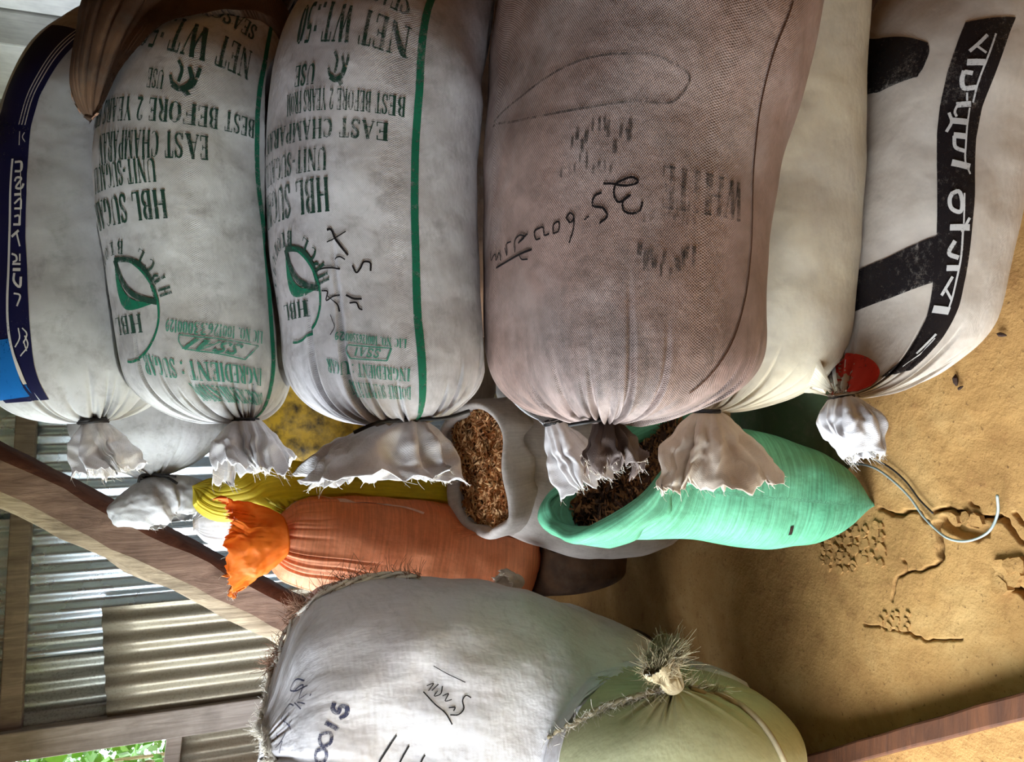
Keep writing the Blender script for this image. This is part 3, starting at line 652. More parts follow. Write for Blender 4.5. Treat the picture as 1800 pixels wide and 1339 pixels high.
# low tin panel with a rail left of the post, open above to the garden
lowp = empty('wall_side_panel', WL(wu(-1.5), 0.2, 0)); tag(lowp, 'low dark corrugated panel below the opening to the garden', kind='structure')
sheet(wu(-1.70), wu(-1.45), 0, 1.66, M['tin_old'], 0.02, parent=lowp)
wbox('top_rail', M['post'], wu(-1.70), wu(-1.452), 0.0, 0.07, 1.655, 1.715, parent=lowp, zs=-0.10, label='pale wooden rail')
def slab(name, lo, hi, mat, label):
    mb = MB(); mb.box(lo, hi); o = mb.build(name, mat, None, False); tag(o, label, kind='structure'); return o
slab('wall_right', (1.78, -2.55, 0), (1.92, 4.05, 2.75), M['mud_wall'], 'dark mud wall behind the sacks')
slab('wall_left', (-1.84, 1.35, 0), (-1.70, 3.26, 1.2), M['mud_wall'], 'low mud wall beside the doorway')
slab('wall_left_pier', (-1.84, 1.35, 1.2), (-1.70, 1.70, 2.1), M['mud_wall'], 'mud pier between the doorway and the side opening')
slab('wall_left_corner', (-1.84, 2.80, 1.2), (-1.70, 3.26, 2.1), M['mud_wall'], 'mud pier at the back corner')
slab('wall_left_header', (-1.84, -0.05, 2.1), (-1.70, 3.26, 2.75), M['mud_wall'], 'mud wall above the doorway')
slab('wall_left_near', (-1.84, -2.55, 0), (-1.70, -0.05, 2.75), M['mud_wall'], 'mud wall near the front corner')
slab('wall_front', (-1.70, -2.56, 0), (1.78, -2.42, 2.75), M['mud_wall'], 'mud wall at the front of the shed')
slab('ceiling', (-2.15, -2.6, 2.76), (1.95, 4.1, 2.82), M['batten'], 'dark underside of the shed roof')
k = NT('garden_earth'); ob = k.coord('Object')
M['earth'] = k.set(color=k.ramp(k.noise(ob, 2.5, 6, .6), [(.35, srgb(92, 110, 52)), (.65, srgb(150, 136, 90))]), rough=.95)
gmb = MB(); gmb.add([(-20,-20,-.05),(20,-20,-.05),(20,20,-.05),(-20,20,-.05)], [(0,1,2,3)]); g_ = gmb.build('ground_outside', M['earth'], None, False); tag(g_, 'grassy earth outside the shed', kind='structure')

# ---- garden shrubs seen through the gap
M['leaf'] = plain('bright_leaf', srgb(62, 100, 20), rough=.5, nscale=3, namp=.45, bump=0)
M['leaf2'] = plain('deep_leaf', srgb(32, 64, 20), rough=.5, nscale=3, namp=.45, bump=0)
M['stem'] = plain('green_brown_stem', srgb(96, 82, 50))
def shrub(cx, cy, h, rad, mat, n, label, seed):
    rs = np.random.RandomState(seed); root = empty('leafy_shrub', (cx, cy, 0)); tag(root, label, 'shrub', 'garden shrubs')
    st = MB(); lf = MB()
    for b in range(14):
        a = rs.uniform(0, 6.28); tip = np.array([cx + rad*math.cos(a)*rs.uniform(.2, .9), cy + rad*math.sin(a)*rs.uniform(.2, .9), h*rs.uniform(.6, 1)])
        P = smooth_path([(cx, cy, -0.05), ((cx+tip[0])/2, (cy+tip[1])/2, tip[2]*.6), tip], 8); st.tube(P, np.linspace(.02, .006, 8), 5)
    for q in range(n):
        a, r_, z = rs.uniform(0, 6.28), rad*math.sqrt(rs.uniform(0, 1)), h*(1 - .8*rs.uniform(0, 1)**1.6)
        p = np.array([cx + r_*math.cos(a), cy + r_*math.sin(a), z]); d = rs.normal(0, 1, 3); d[2] = abs(d[2])*.4; d /= np.linalg.norm(d); e = np.cross(d, rs.normal(0, 1, 3)); e /= np.linalg.norm(e)
        L, w = rs.uniform(.06, .12), rs.uniform(.02, .04)
        lf.add([p, p + d*L*.5 + e*w, p + d*L, p + d*L*.5 - e*w], [(0, 1, 2, 3)])
    st.build('stem', M['stem'], root); f = lf.build('foliage', mat, root); f['kind'] = 'stuff'
shrub(-2.15, 4.6, 2.9, .75, M['leaf'], 5000, 'bright yellow-green shrub behind the gap in the wall', 1)
shrub(-3.6, 6.4, 3.4, .95, M['leaf2'], 5000, 'deep green shrub further back in the garden', 2)

# ---- leaning timber
def timber(name, a, b, w, h, mats, label, cat, up=(0, 0, 1), seed=1, wob=0.012, nseg=40):
    """a rough-hewn squared log: front face, bark on top edge, splintered lower edge"""
    root = empty(name, b); tag(root, label, cat)
    a, b = np.asarray(a, float), np.asarray(b, float); T = (b-a)/np.linalg.norm(b-a)
    F = np.array([0, -1.0, 0]); F -= (F@T)*T; F /= np.linalg.norm(F); U = np.cross(F, T)
    U = U if U @ np.array([1., 0, 0.4]) > 0 else -U      # U points to the upper right edge
    prof = [(-.5, .12), (-.42, .42), (-.18, .5), (.2, .5), (.36, .48), (.47, .34), (.5, -.4), (.3, -.5), (-.4, -.5), (-.5, -.3)]
    rows = []
    for i in range(nseg + 1):
        c = a + (b-a)*i/nseg; row = []
        for q, (u, f) in enumerate(prof):
            p = c + U*u*w + F*f*h; e = wob * (1.6 if q in (0, 1) else 1.0)
            p = p + U * e * n3(p, 6, seed + q) + F * e * n3(p, 7, seed + q + 20) + U * .5 * e * n3(p, 30, seed + q)
            row.append(p)
        rows.append(row)
    def strip(nm, idx, mat, lab=None):
        V = [r[i] for r in rows for i in idx]; n = len(idx)
        o = mesh_obj(nm, V, [(j*n+i, j*n+i+1, (j+1)*n+i+1, (j+1)*n+i) for j in range(nseg) for i in range(n-1)], mat, root, True)
        if lab: o['label'] = lab
    strip('face', [2, 3, 4], mats[0]); strip('bark_edge', [4, 5, 6, 7], mats[1], 'dark bark left on the upper edge')
    strip('split_edge', [9, 0, 1, 2], mats[2], 'pale splintered lower edge'); strip('back', [7, 8, 9], mats[0])
    for e, nm in ((0, 'end_grain'), (nseg, 'end_grain')): mesh_obj(nm, rows[e], [tuple(range(len(prof)))], mats[2], root, False)
    return root
A_, B_ = at(-60, 806, 2.75), at(520, 1094, 2.75)
timber('leaning_timber', A_ + (A_ - B_) * .25, B_ + (B_ - A_) * (B_[2] + .0) / (A_[2] - B_[2]), 0.165, 0.13, (M['log'], M['bark'], M['splinter']), 'rough squared timber leaning diagonally in front of the tin wall', 'timber')
# ---- beam lying on the floor at the near left
f0, f1 = at_floor(1375, 1339, .06), at_floor(1800, 1215, .06); g0, g1 = at_floor(1560, 1339, .06), at_floor(1800, 1265, .06)
T_ = (f1 - f0); f2 = f0 + T_ * 1.9; fm = f0 - T_ * .9
wvec = np.array([-T_[1], T_[0], 0]); wvec /= np.linalg.norm(wvec); wvec *= np.sign(wvec @ (g1 - f1)) * abs(wvec @ (g1 - f1))
bmroot = empty('floor_beam', (fm + f2) / 2 * np.array([1, 1, 0])); tag(bmroot, 'long reddish-brown squared beam lying on the mud floor', 'beam')
V = []; nb_ = 24
for i in range(nb_ + 1):
    p = fm + (f2 - fm) * i / nb_
    for o_ in (np.zeros(3), wvec, wvec + np.array([0, 0, -.068]), np.array([0, 0, -.068])):
        q = p + o_; V.append(q + np.array([n3(q, 8, 1), n3(q, 8, 4), n3(q, 8, 7)]) * .004)
o = mesh_obj('timber_body', V, [(i*4+k_, i*4+(k_+1) % 4, (i+1)*4+(k_+1) % 4, (i+1)*4+k_) for i in range(nb_) for k_ in range(4)] + [(0,1,2,3), tuple(nb_*4 + q for q in (3,2,1,0))], M['sill'], bmroot, False)
b = o.modifiers.new('edge', 'BEVEL'); b.width = .005; b.segments = 2; b.limit_method = 'ANGLE'

# ================================================================== the stack of sacks, bottom to top
def PM(pts, ox, oy, sc): return [(ox + x / sc, oy + y / sc) for x, y in pts]
GRP = 'filled sacks stacked on their sides'
# ---- 1 bottom: white with a black printed band
def lay(name, label, rows, tie_px, mat, k=1.15, cat='sack', group=GRP, **kw):
    C, ra, rd = lying(rows, k)
    tY = kw.pop('tie_Y', rows[0][3]); tie = at(tie_px[0], tie_px[1], tY)
    sk = Sack(C, ra, rd, tie=tie, **kw)
    root = empty(name, (sk.V[..., 0].mean(), sk.V[..., 1].mean(), sk.V[..., 2].min())); tag(root, label, cat, group)
    sk.body('body', mat, root); sk.root = root; sk.tie = tie
    return sk
sk1 = lay('band_sack', 'white sack with black printed band, bottom of the stack on the mud floor',
          [(700,1432,1690,1.06),(600,1432,1708,1.06),(450,1440,1748,1.06),(300,1460,1775,1.06),(150,1490,1808,1.06),(60,1525,1832,1.06),(-10,1570,1850,1.07)], (1478, 697), M['band_white'],
          dome0=.2, p0=1.9, dome1=.10, p1=3.2, seed=5, floor=0.0, crease_depth=.012, crease_len=(.1, .3), tie_Y=.98)
skirt(sk1.root, M['dirty_skirt'], sk1.tie, (-1, -.25, -.02), .100, .046, .038, ruffles=7, amp=.34, seed=4, droop=.02, edge=.03, bulb=True)
tie_cord(sk1.root, sk1.tie + np.array([-.004, 0, 0]), (-1, -.25, -.1), .021, M['string_black'], 2, .002)
mb = MB()
Lf = [(1697,40),(1682,78),(1665,128),(1652,188),(1647,233),(1647,318),(1646,411),(1639,500),(1627,561),(1594,621),(1546,664)]
Rt = [(1785,31),(1768,76),(1748,132),(1726,188),(1715,244),(1713,318),(1709,390),(1697,485),(1684,540),(1654,596),(1600,650)]
sk1.patch(sk1.pxs(Lf), sk1.pxs(Rt), mb, nu=14)
sk1.patch(sk1.pxs([(1478,489),(1560,453),(1648,413)]), sk1.pxs([(1478,558),(1563,525),(1640,496)]), mb, nu=10)
sk1.patch(sk1.pxs([(1480,60),(1560,66),(1632,76)]), sk1.pxs([(1480,173),(1545,163),(1614,135)]), mb, nu=12)
sk1.patch(sk1.pxs([(1626,76),(1633,80),(1634,92)]), sk1.pxs([(1610,138),(1622,122),(1630,104)]), mb, nu=6)
mb.build('black_print', M['black_ink'], sk1.root)['label'] = 'black printed band, arrow and rounded block'
mb = MB()
for pts, w in [([(845,180),(815,270),(775,380),(735,480),(700,580),(665,720)],14),([(780,190),(720,250),(640,320)],26),([(700,280),(770,330)],16),([(620,405),(760,405)],44),([(600,470),(580,545),(590,600),(690,600)],34),([(600,480),(665,490)],30),
               ([(620,640),(620,705)],14),([(535,740),(650,730)],40),([(545,740),(525,800),(540,830)],18),([(480,800),(500,870),(460,950)],22),([(500,862),(630,875)],44),([(640,760),(620,900),(608,1060),(605,1180),(642,1280)],13),([(515,975),(610,985)],40),([(520,980),(530,1070),(600,1100)],26),([(500,1190),(640,1225)],46)]:
    P = sk1.pxs(PM(pts, 1560, 20, 4.4625)); sk1.stroke(P, w / 4.4625 * .00108, mb, .0026)
for pts, w in [([(440,205),(480,190),(500,240),(490,310),(440,290),(430,235),(445,200)],22),([(430,402),(545,402)],34),([(515,200),(510,380)],9),([(545,345),(500,430)],16),([(505,430),(490,600),(460,740),(420,880)],12),([(460,480),(425,555),(480,580)],24),([(410,640),(482,640)],30),
               ([(445,690),(380,800)],18),([(400,755),(440,830)],14),([(330,880),(425,892)],40),([(345,1025),(290,1085),(230,1140)],18),([(340,1050),(260,1135),(150,1215)],9),([(120,1260),(60,1300)],14)]:
    P = sk1.pxs(PM(pts, 1540, 280, 3.345)); sk1.stroke(P, w / 3.345 * .00108, mb, .0026)
mb.build('white_lettering', M['white_ink'], sk1.root)['label'] = 'white lettering knocked out of the black band'
mb = MB(); q = lambda pts: sk1.pxs(PM(pts, 1300, 400, 3.188))
el = lambda a: (1492 + 54 * math.cos(math.radians(a)), 655 + 34 * math.sin(math.radians(a)))
sk1.patch(sk1.pxs([el(a) for a in np.linspace(180, 360, 22)]), sk1.pxs([el(a) for a in np.linspace(180, 0, 22)]), mb, nu=14)
sk1.patch(q([(320,880),(410,870)]), q([(300,910),(470,960)]), mb, nu=4)
mb.build('red_print', M['red_ink'], sk1.root)['label'] = 'red printed disc beside the tied mouth'
mb = MB(); sk1.patch(q([(485,900),(540,730)]), q([(520,910),(552,885)]), mb, .0026, nu=4); sk1.patch(q([(545,900),(638,800)]), q([(580,915),(605,880)]), mb, .0026, nu=4); sk1.patch(q([(500,880),(610,880)]), q([(520,930),(600,925)]), mb, .0026, nu=4)
mb.build('white_spikes', M['white_ink'], sk1.root)

# ---- 3 the big brown sack
sk3 = lay('brown_sack', 'largest sack, mauve-brown and grimy, with a handwritten black scrawl',
          [(736,852,1328,1.10),(600,848,1320,1.10),(450,842,1324,1.10),(300,843,1344,1.10),(100,858,1398,1.10),(-60,885,1418,1.10),(-200,930,1410,1.10)], (1065, 735), M['brown'],
          dome0=.16, p0=2.6, seed=21, creases=30, crease_depth=.011, crease_len=(.1, .34), tie_Y=.98, r0=.016,
          custom=((.32, .016, .024, .40), (.79, .018, .026, .30), (1.15, .02, .026, .26), (.10, .014, .020, .34), (-.19, .014, .018, .28), (-.45, .016, .020, .26), (-.75, .016, .020, .22), (.55, .014, .016, .24), (-.32, .012, .014, .3)))
skirt(sk3.root, M['brown_skirt'], sk3.tie, (-1, -.1, -.05), .07, .045, .035, ruffles=6, amp=.45, seed=8, droop=.01, power=.8, edge=.2)
tie_cord(sk3.root, sk3.tie, (-1, -.1, 0), .018, M['string_black'], 3, .003, ends=[[at(1120, 741, .96), at(1170, 738, .97)], [at(1030, 742, .95), at(1000, 747, .97)]])
mb = MB(); sk3.stroke(sk3.pxs([(1393,2),(1360,90),(1335,190),(1322,330),(1318,450),(1300,560),(1262,640),(1210,690)]), .003, mb); mb.build('side_seam', M['crease_seam'], sk3.root)['label'] = 'dark stitched seam'
mb = MB(); zc = lambda p: PM(p, 840, 280, 3.6)
for pts, w in [([(85,580),(90,640),(115,600),(120,640),(140,590),(150,640)],9),([(175,560),(190,610),(185,540),(215,520)],9),([(240,590),(235,530),(270,480),(300,490),(260,530),(320,470)],10),([(120,688),(200,640),(270,600),(345,570)],12),([(265,600),(275,625),(320,632)],9),
               ([(390,435),(362,460),(370,505),(400,500)],10),([(385,440),(415,430),(425,480),(455,470)],10),([(480,470),(480,420),(515,395),(515,450),(480,470)],10),([(560,370),(590,340),(610,370),(590,400),(560,370)],10),([(612,370),(605,450),(580,530)],10),
               ([(675,383),(705,360)],10),([(785,210),(735,240),(725,285),(800,315),(820,355),(770,405)],13),([(795,155),(850,155),(900,165),(960,165),(1015,140),(990,118),(920,130),(870,165),(860,210),(885,270),(930,255),(965,225),(915,270),(920,320),(960,343),(1030,315),(1040,270)],13)]:
    sk3.stroke(sk3.pxs(zc(pts)), w / 3.6 * .00085, mb)
mb.build('handwriting', M['marker'], sk3.root)['label'] = 'black handwritten scrawl'
mb = MB()
tpx(sk3, 'WHITE', (1305, 322), (1165, 290), (1300, 390), mb, 1.1); mb.build('faded_print', M['faded_ink'], sk3.root)['label'] = 'faded word in dark capitals'
rs = np.random.RandomState(77)
for (x0, x1, y0, y1, cnt, w) in ((1000, 1115, 205, 262, 12, .006), (1120, 1222, 418, 476, 11, .007), (1130, 1222, 366, 396, 11, .004), (985, 1080, 262, 300, 9, .004)):   # print worn beyond reading
    mb = MB()
    for q in range(cnt):
        x = x0 + (x1 - x0) * (q + rs.uniform(.2, .8)) / cnt; ya, yb = sorted(rs.uniform(y0, y1, 2)); yb = max(yb, ya + (y1 - y0) * .4)
        sk3.stroke(sk3.pxs([(x, ya), (x + rs.uniform(-3, 3), yb)]), w * rs.uniform(.6, 1.3), mb)
    mb.build('worn_print', M['faded_ink'], sk3.root)
mb = MB()
P = [(870,215),(930,160),(1000,115),(1090,95),(1170,105),(1212,140),(1195,170),(1110,178),(1000,195),(900,215),(868,222)]
sk3.stroke(sk3.pxs(P), .003, mb)
mb.build('faded_outline', M['faded_ink'], sk3.root)['label'] = 'faded oval outline'

# ---- 2 cream sack half hidden behind the brown one
sk2 = lay('cream_sack', 'plain cream sack between the banded bottom sack and the big brown sack',
          [(728,1185,1490,1.17),(600,1190,1490,1.17),(450,1190,1492,1.17),(300,1190,1497,1.17),(100,1195,1503,1.17),(-20,1205,1508,1.17),(-160,1240,1500,1.19)], (1240, 722), M['beige'],
          dome0=.19, p0=2.0, seed=12, crease_depth=.010, tie_Y=1.10, avoid=[sk1, sk3])
skirt(sk2.root, M['cream_skirt'], sk2.tie, (-1, -.12, -.05), .125, .105, .05, ruffles=7, amp=.40, seed=6, droop=.012, power=.6, edge=.10)
tie_cord(sk2.root, sk2.tie, (-1, 0, 0), .024, M['string_black'], 2, .0022)
# ---- 5 white sack with green print, second of the kind (lower)
sk4 = lay('green_print_sack', 'white green-printed sugar sack resting on the big brown sack, with scribbles near its mouth',
          [(738,500,872,1.29),(600,496,852,1.29),(450,478,840,1.29),(300,470,840,1.29),(150,490,852,1.29),(40,600,872,1.31),(-60,690,880,1.33)], (722, 738), M['hbl_white'],
          dome0=.165, p0=2.5, dome1=.10, seed=41, creases=26, crease_depth=.010, crease_len=(.1, .32), tie_Y=1.14, r0=.016, avoid=[sk3],
          custom=((.59, .018, .030, .46), (.86, .018, .028, .42), (.35, .014, .016, .26), (.05, .014, .018, .24), (-.2, .014, .016, .22), (-.58, .016, .020, .26), (-.9, .016, .020, .24), (.2, .012, .014, .25)))
skirt(sk4.root, M['dirty_skirt'], sk4.tie, (-1, -.12, .02), .088, .112, .045, shift=(0, 0, .05), ruffles=8, amp=.42, seed=19, droop=.01, power=.55, edge=.10)
tie_cord(sk4.root, sk4.tie, (-1, -.1, .1), .018, M['string_black'], 3, .003, ends=[[at(660, 744, 1.11), at(622, 760, 1.12)], [at(780, 735, 1.11), at(825, 722, 1.12)]])
# ---- 6 upper green-print sack
sk5 = lay('green_print_sack', 'white green-printed sugar sack under the dark jute sack, upper of the two green-printed ones',
          [(738,232,520,1.43),(600,220,512,1.43),(450,202,507,1.43),(300,184,502,1.43),(200,200,502,1.43),(100,268,512,1.45),(10,370,527,1.48)], (432, 738), M['hbl_white2'],
          dome0=.165, p0=2.4, dome1=.08, seed=52, creases=26, crease_depth=.008, crease_len=(.1, .26), tie_Y=1.30, avoid=[sk4], custom=((.8, .016, .022, .34), (.5, .016, .020, .24), (.2, .014, .014, .2), (-.4, .014, .016, .22), (1.1, .018, .022, .28)))
skirt(sk5.root, M['dirty_skirt'], sk5.tie, (-1, -.2, -.05), .085, .062, .04, ruffles=5, amp=.40, seed=23, droop=.02, power=.6, edge=.14)
tie_cord(sk5.root, sk5.tie, (-1, -.1, 0), .02, M['string_black'], 2, .0016)

def hbl(sk, ln, stripe, circ, lic, fss, ing, dbl, emblem, inkm):
    g = MB(); d = MB(); f = MB()
    st = sk.pxs(stripe); a0 = np.mean(st[:, 0]) ; w = .0055
    l0, l1 = .02, sk.l[-1] - .05; ll = np.linspace(l0, l1, 60)
    sl = np.interp(ll, np.sort(st[:, 1]), st[np.argsort(st[:, 1]), 0])
    sk.patch(np.stack([sl - w, ll], 1), np.stack([sl + w, ll], 1), g, nu=4)
    for (txt, a, b, top, n) in ln:
        q_ = MB(); tpx(sk, txt, a, b, top, q_, 1.0, n, level=True); q_.build('lettering', inkm, sk.root)
    # round emblem: ring, leaf and crescent
    pr = sk.pix(*circ[0]); R = circ[1]; c0 = pr + np.array([R, 0]); pol = lambda r, a: c0 + r * np.array([-math.cos(math.radians(a)), -math.sin(math.radians(a))])
    sk.stroke([pol(R, a) for a in np.linspace(-75, 100, 40)], .004, g)
    lens = lambda bul: [c0 + np.array([-.0 + R*.05, R*.98]) * (1-q) + np.array([-R*.98, R*.1]) * q + np.array([-.70, .70]) * bul * R * math.sin(math.pi*q) for q in np.linspace(0, 1, 26)]
    sk.stroke(lens(.36), .008, d); sk.stroke(lens(-.24), .009, d)
    sk.patch(lens(-.36), lens(-.66), g, nu=8)
    text(sk, 'HBL', c0 + np.array([-R*.55, -R*.10]), c0 + np.array([R*.55, -R*.10]), c0 + np.array([-R*.55, -R*.45]), d)
    arc = 'HPCL BIOFUELS'
    for i, ch in enumerate(arc):
        an = math.radians(14 + i * 13.5); e = np.array([-math.cos(an), math.sin(an)]); tg = np.array([math.sin(an), math.cos(an)])
        p0 = c0 + e * R * 1.34 - tg * .007; text(sk, ch, p0, p0 + tg * .014, p0 - e * .021, d)
    tpx(sk, 'LIC NO. 10012633000129', lic[0], lic[1], lic[2], f, 1.1)
    f.build('faint_lettering', M['faint_green_ink'], sk.root); f = MB()
    fp = sk.pxs(fss)
    sk.stroke([fp[0], fp[1]], .002, f); sk.stroke([fp[0], fp[2]], .0025, f); sk.stroke([fp[2], fp[3]], .002, f); sk.stroke([fp[1], (fp[1]+fp[3])/2 + .004, fp[3]], .002, f)
    text(sk, 'SSAI', fp[0]*.8 + fp[1]*.2 + (fp[2]-fp[0])*.15, fp[0]*.2 + fp[1]*.8 + (fp[2]-fp[0])*.15, fp[0]*.8 + fp[1]*.2 + (fp[2]-fp[0])*.8, f)
    f.build('certification_mark', M['faint_green_ink'], sk.root); f = MB()
    tpx(sk, 'INGREDIENT : SUGAR', *ing, f, 1.0); f.build('faint_lettering', M['faint_green_ink'], sk.root); f = MB(); tpx(sk, 'DOUBLE SULPHITATION', *dbl, f, 1.0)
    # leaping-animal mark
    mk = MB(); e0 = sk.pix(*emblem); E = lambda x, y: e0 + np.array([-x, -y]) * .001
    for pts, wd_ in [([(-10,10),(0,14),(10,8),(14,-2)],.007),([(-10,10),(-14,0)],.004),([(4,12),(10,20)],.006),([(12,-2),(8,-14)],.004),([(16,-4),(18,-16)],.004),([(-2,6),(0,-10),(-6,-18)],.004)]: sk.stroke([E(*p) for p in pts], wd_, mk)
    mk.build('animal_mark', inkm, sk.root)
    g.build('green_print', M['green_ink'], sk.root)['label'] = 'green border stripe and emblem'
    d.build('emblem', inkm, sk.root)['label'] = 'round leaf emblem with lettering'
    f.build('faint_lettering', M['faint_green_ink'], sk.root)['label'] = 'faint pale green small print'
hbl(sk4, [('SEASON', (732,-8), (672,-4), (731,39), 3), ('NET WT.:50', (725,51), (632,58), (722,106), 3), ('USE', (556,112), (522,114), (553,148), 3), ('BEST BEFORE 2 YEARS FROM', (713,172), (660,169), (712,207), 4),
          ('EAST CHAMPARAN', (683,217), (597,220), (682,249), 4), ('UNIT-SUGAULI', (574,259), (522,270), (573,299), 4), ('HBL SUGAR', (577,311), (520,320), (575,372), 3)],
    [(757,2),(738,150),(729,300),(731,450),(734,560)], ((563,515), .070), ((715,596),(590,582),(714,612)), ((688,612),(612,606),(680,634),(616,630)), ((722,648),(575,630),(720,670)), ((722,680),(610,668),(722,702)), (592,120), M['dark_ink'])
hbl(sk5, [('SEASON', (452,48), (402,52), (452,78), 3), ('NET WT.:50', (443,92), (380,98), (440,145), 3), ('USE', (290,124), (262,126), (288,158), 3), ('BEST BEFORE 2 YEARS FROM', (447,212), (395,206), (446,244), 4),
          ('EAST CHAMPARAN', (366,240), (290,234), (365,282), 4), ('UNIT-SUGAULI', (272,278), (222,284), (271,320), 4), ('HBL SUGAR', (290,333), (230,336), (290,384), 3)],
    [(466,105),(452,200),(451,275),(458,364),(472,508),(479,611)], ((279,540), .082), ((461,583),(292,560),(460,604)), ((454,608),(316,588),(430,632),(322,612)), ((459,648),(250,622),(458,678)), ((459,690),(330,672),(459,712)), (318,136), M['dark_ink'])
mb = MB(); zc = lambda p: PM(p, 480, 380, 3.938)
for pts, w in [([(375,95),(395,88),(430,150),(520,270)],14),([(375,180),(440,145),(505,105)],7),([(430,300),(460,280),(500,300)],8),([(550,340),(580,390),(605,360),(630,315),(670,320),(675,380)],11),([(290,385),(350,360),(430,360),(465,365)],9),
               ([(340,515),(380,520),(370,580),(430,550),(470,545),(465,565)],9),([(380,550),(440,610),(455,660)],6),([(505,545),(560,570),(615,572)],12),([(530,600),(580,600),(600,640),(620,648)],10),([(400,680),(415,720),(430,760),(400,820)],6)]:
    mb = MB(); sk4.stroke(sk4.pxs(zc(pts)), w / 3.938 * .0010, mb); mb.build('handwriting', M['marker'], sk4.root)

# ---- 7 top sack with a blue band
sk6 = lay('blue_band_sack', 'grey-white sack with navy printed panel, bright blue towards its mouth, top of the stack',
          [(738,0,322,1.62),(600,-8,305,1.62),(450,-8,285,1.62),(300,8,275,1.62),(200,38,278,1.62),(110,105,290,1.64),(45,185,305,1.66)], (165, 740), M['grey_white'],
          dome0=.17, p0=2.4, dome1=.08, seed=63, crease_depth=.009, crease_len=(.08, .28), tie_Y=1.47, avoid=[sk5, sk4], custom=((-.9, .05, .02, .3), (.2, .02, .012, .3)))
skirt(sk6.root, M['dirty_skirt'], sk6.tie, (-1, -.15, -.12), .085, .048, .03, ruffles=4, amp=.3, seed=27, droop=.02, power=.8, edge=.08)
tie_cord(sk6.root, sk6.tie, (-1, -.1, -.1), .022, M['string_black'], 2, .0035)
edge = sk6.pxs([(158,62),(120,92),(92,130),(70,170),(55,222),(50,277),(47,340),(45,417),(48,470),(50,527),(57,617),(62,648),(87,702)])
navy = MB(); sk6.patch(edge, edge + np.array([.11, 0]), navy, nu=16); navy.build('navy_panel', M['navy_ink'], sk6.root)
ln_ = sk6.pxs([(24,280),(19,400),(17,470),(18,590),(34,650),(45,675)])
mb = MB(); bl = sk6.pxs([(18,595),(34,648),(46,676),(58,695)]); sk6.patch(bl, bl + np.array([.09, -.005]), mb, .002, nu=12); mb.build('blue_panel', M['bright_blue'], sk6.root)  # bright blue patch over the mouth end of the navy panel
mb = MB(); sk6.stroke(ln_, .0045, mb, .0026); top_ = edge[:5]
for da in (.012, .019, .026): sk6.stroke(top_ + np.array([da, 0]), .0022, mb, .0026)
for pts, w in [([(150,300),(210,300),(205,380),(150,385)],16),([(150,480),(160,450),(210,450),(160,540),(215,540),(230,500)],16),([(145,605),(205,600)],18),([(145,690),(200,640),(205,740)],14),([(145,735),(205,735)],14),([(145,810),(185,800),(190,880)],14),([(135,885),(200,885)],16),([(120,1000),(185,940)],18),([(165,960),(195,1090)],12),([(120,1160),(160,1180),(165,1220),(130,1240)],14),([(195,1160),(195,1230)],10),([(130,1310),(200,1310)],20),([(205,300),(205,600),(200,890)],6),([(195,10),(190,140)],8),([(240,20),(220,60),(245,110)],8)]:
    sk6.stroke(sk6.pxs(PM(pts, 0, 230, 5.358)), w / 5.358 * .0013, mb, .0026)
for pts, w in [([(105,20),(168,20)],12),([(110,60),(168,60)],12),([(120,90),(115,150),(160,200),(170,120)],14),([(115,250),(160,260),(140,350)],10),([(150,520),(160,600),(125,670)],7),([(180,520),(215,560),(190,640)],7),([(200,580),(225,650),(170,740)],7),([(190,620),(215,700)],6)]:
    sk6.stroke(sk6.pxs(PM(pts, 0, 460, 4.4625)), w / 4.4625 * .0013, mb, .0026)
mb.build('white_lettering', M['white_ink'], sk6.root)['label'] = 'white lettering on the navy panel'

# ---- 4 plain white sack tucked behind, its mouth showing between its neighbours
skb = lay('tucked_sack', 'plain white sack tucked behind the brown sack with a twisted dangling mouth',
          [(745,880,1015,1.52),(600,872,1015,1.52),(300,872,1015,1.52),(80,880,1015,1.52)], (972, 742), M['grey_white'], k=1.0, dome0=.15, p0=1.7, seed=33, crease_depth=.008, nt=240, tie_Y=1.30, avoid=[sk3, sk4, sk5, sk2])
skirt(skb.root, M['dirty_skirt'], skb.tie, (-1, -.3, -.40), .12, .055, .035, ruffles=4, amp=.3, seed=15, droop=.02, power=.9, edge=.08)
tie_cord(skb.root, skb.tie, (-1, 0, -.3), .018, M['string_black'], 2, .002)

# ---- dark jute sack lying across the top
C, ra, rd = lying([(216,118,225,1.36),(150,128,272,1.36),(90,150,330,1.38),(20,165,430,1.42),(-80,170,520,1.46),(-220,180,560,1.5)], 1.0)
skj = Sack(C, ra, rd, dome0=.10, p0=2.4, creases=0, lump=.016, seed=71, nt=240, n=2.2, avoid=[sk5, sk6, sk4])
rj = empty('jute_sack', (skj.V[..., 0].mean(), skj.V[..., 1].mean(), skj.V[..., 2].min())); tag(rj, 'dark brown jute sack drooping over the upper green-printed sack', 'sack')
skj.body('body', M['jute'], rj)
mb = MB(); sk = skj; sk.stroke(sk.pxs([(128,165),(150,205),(185,216),(215,200)]), .008, mb, .002); mb.build('hem', M['fibre_brown'], rj)['label'] = 'pale folded hem'

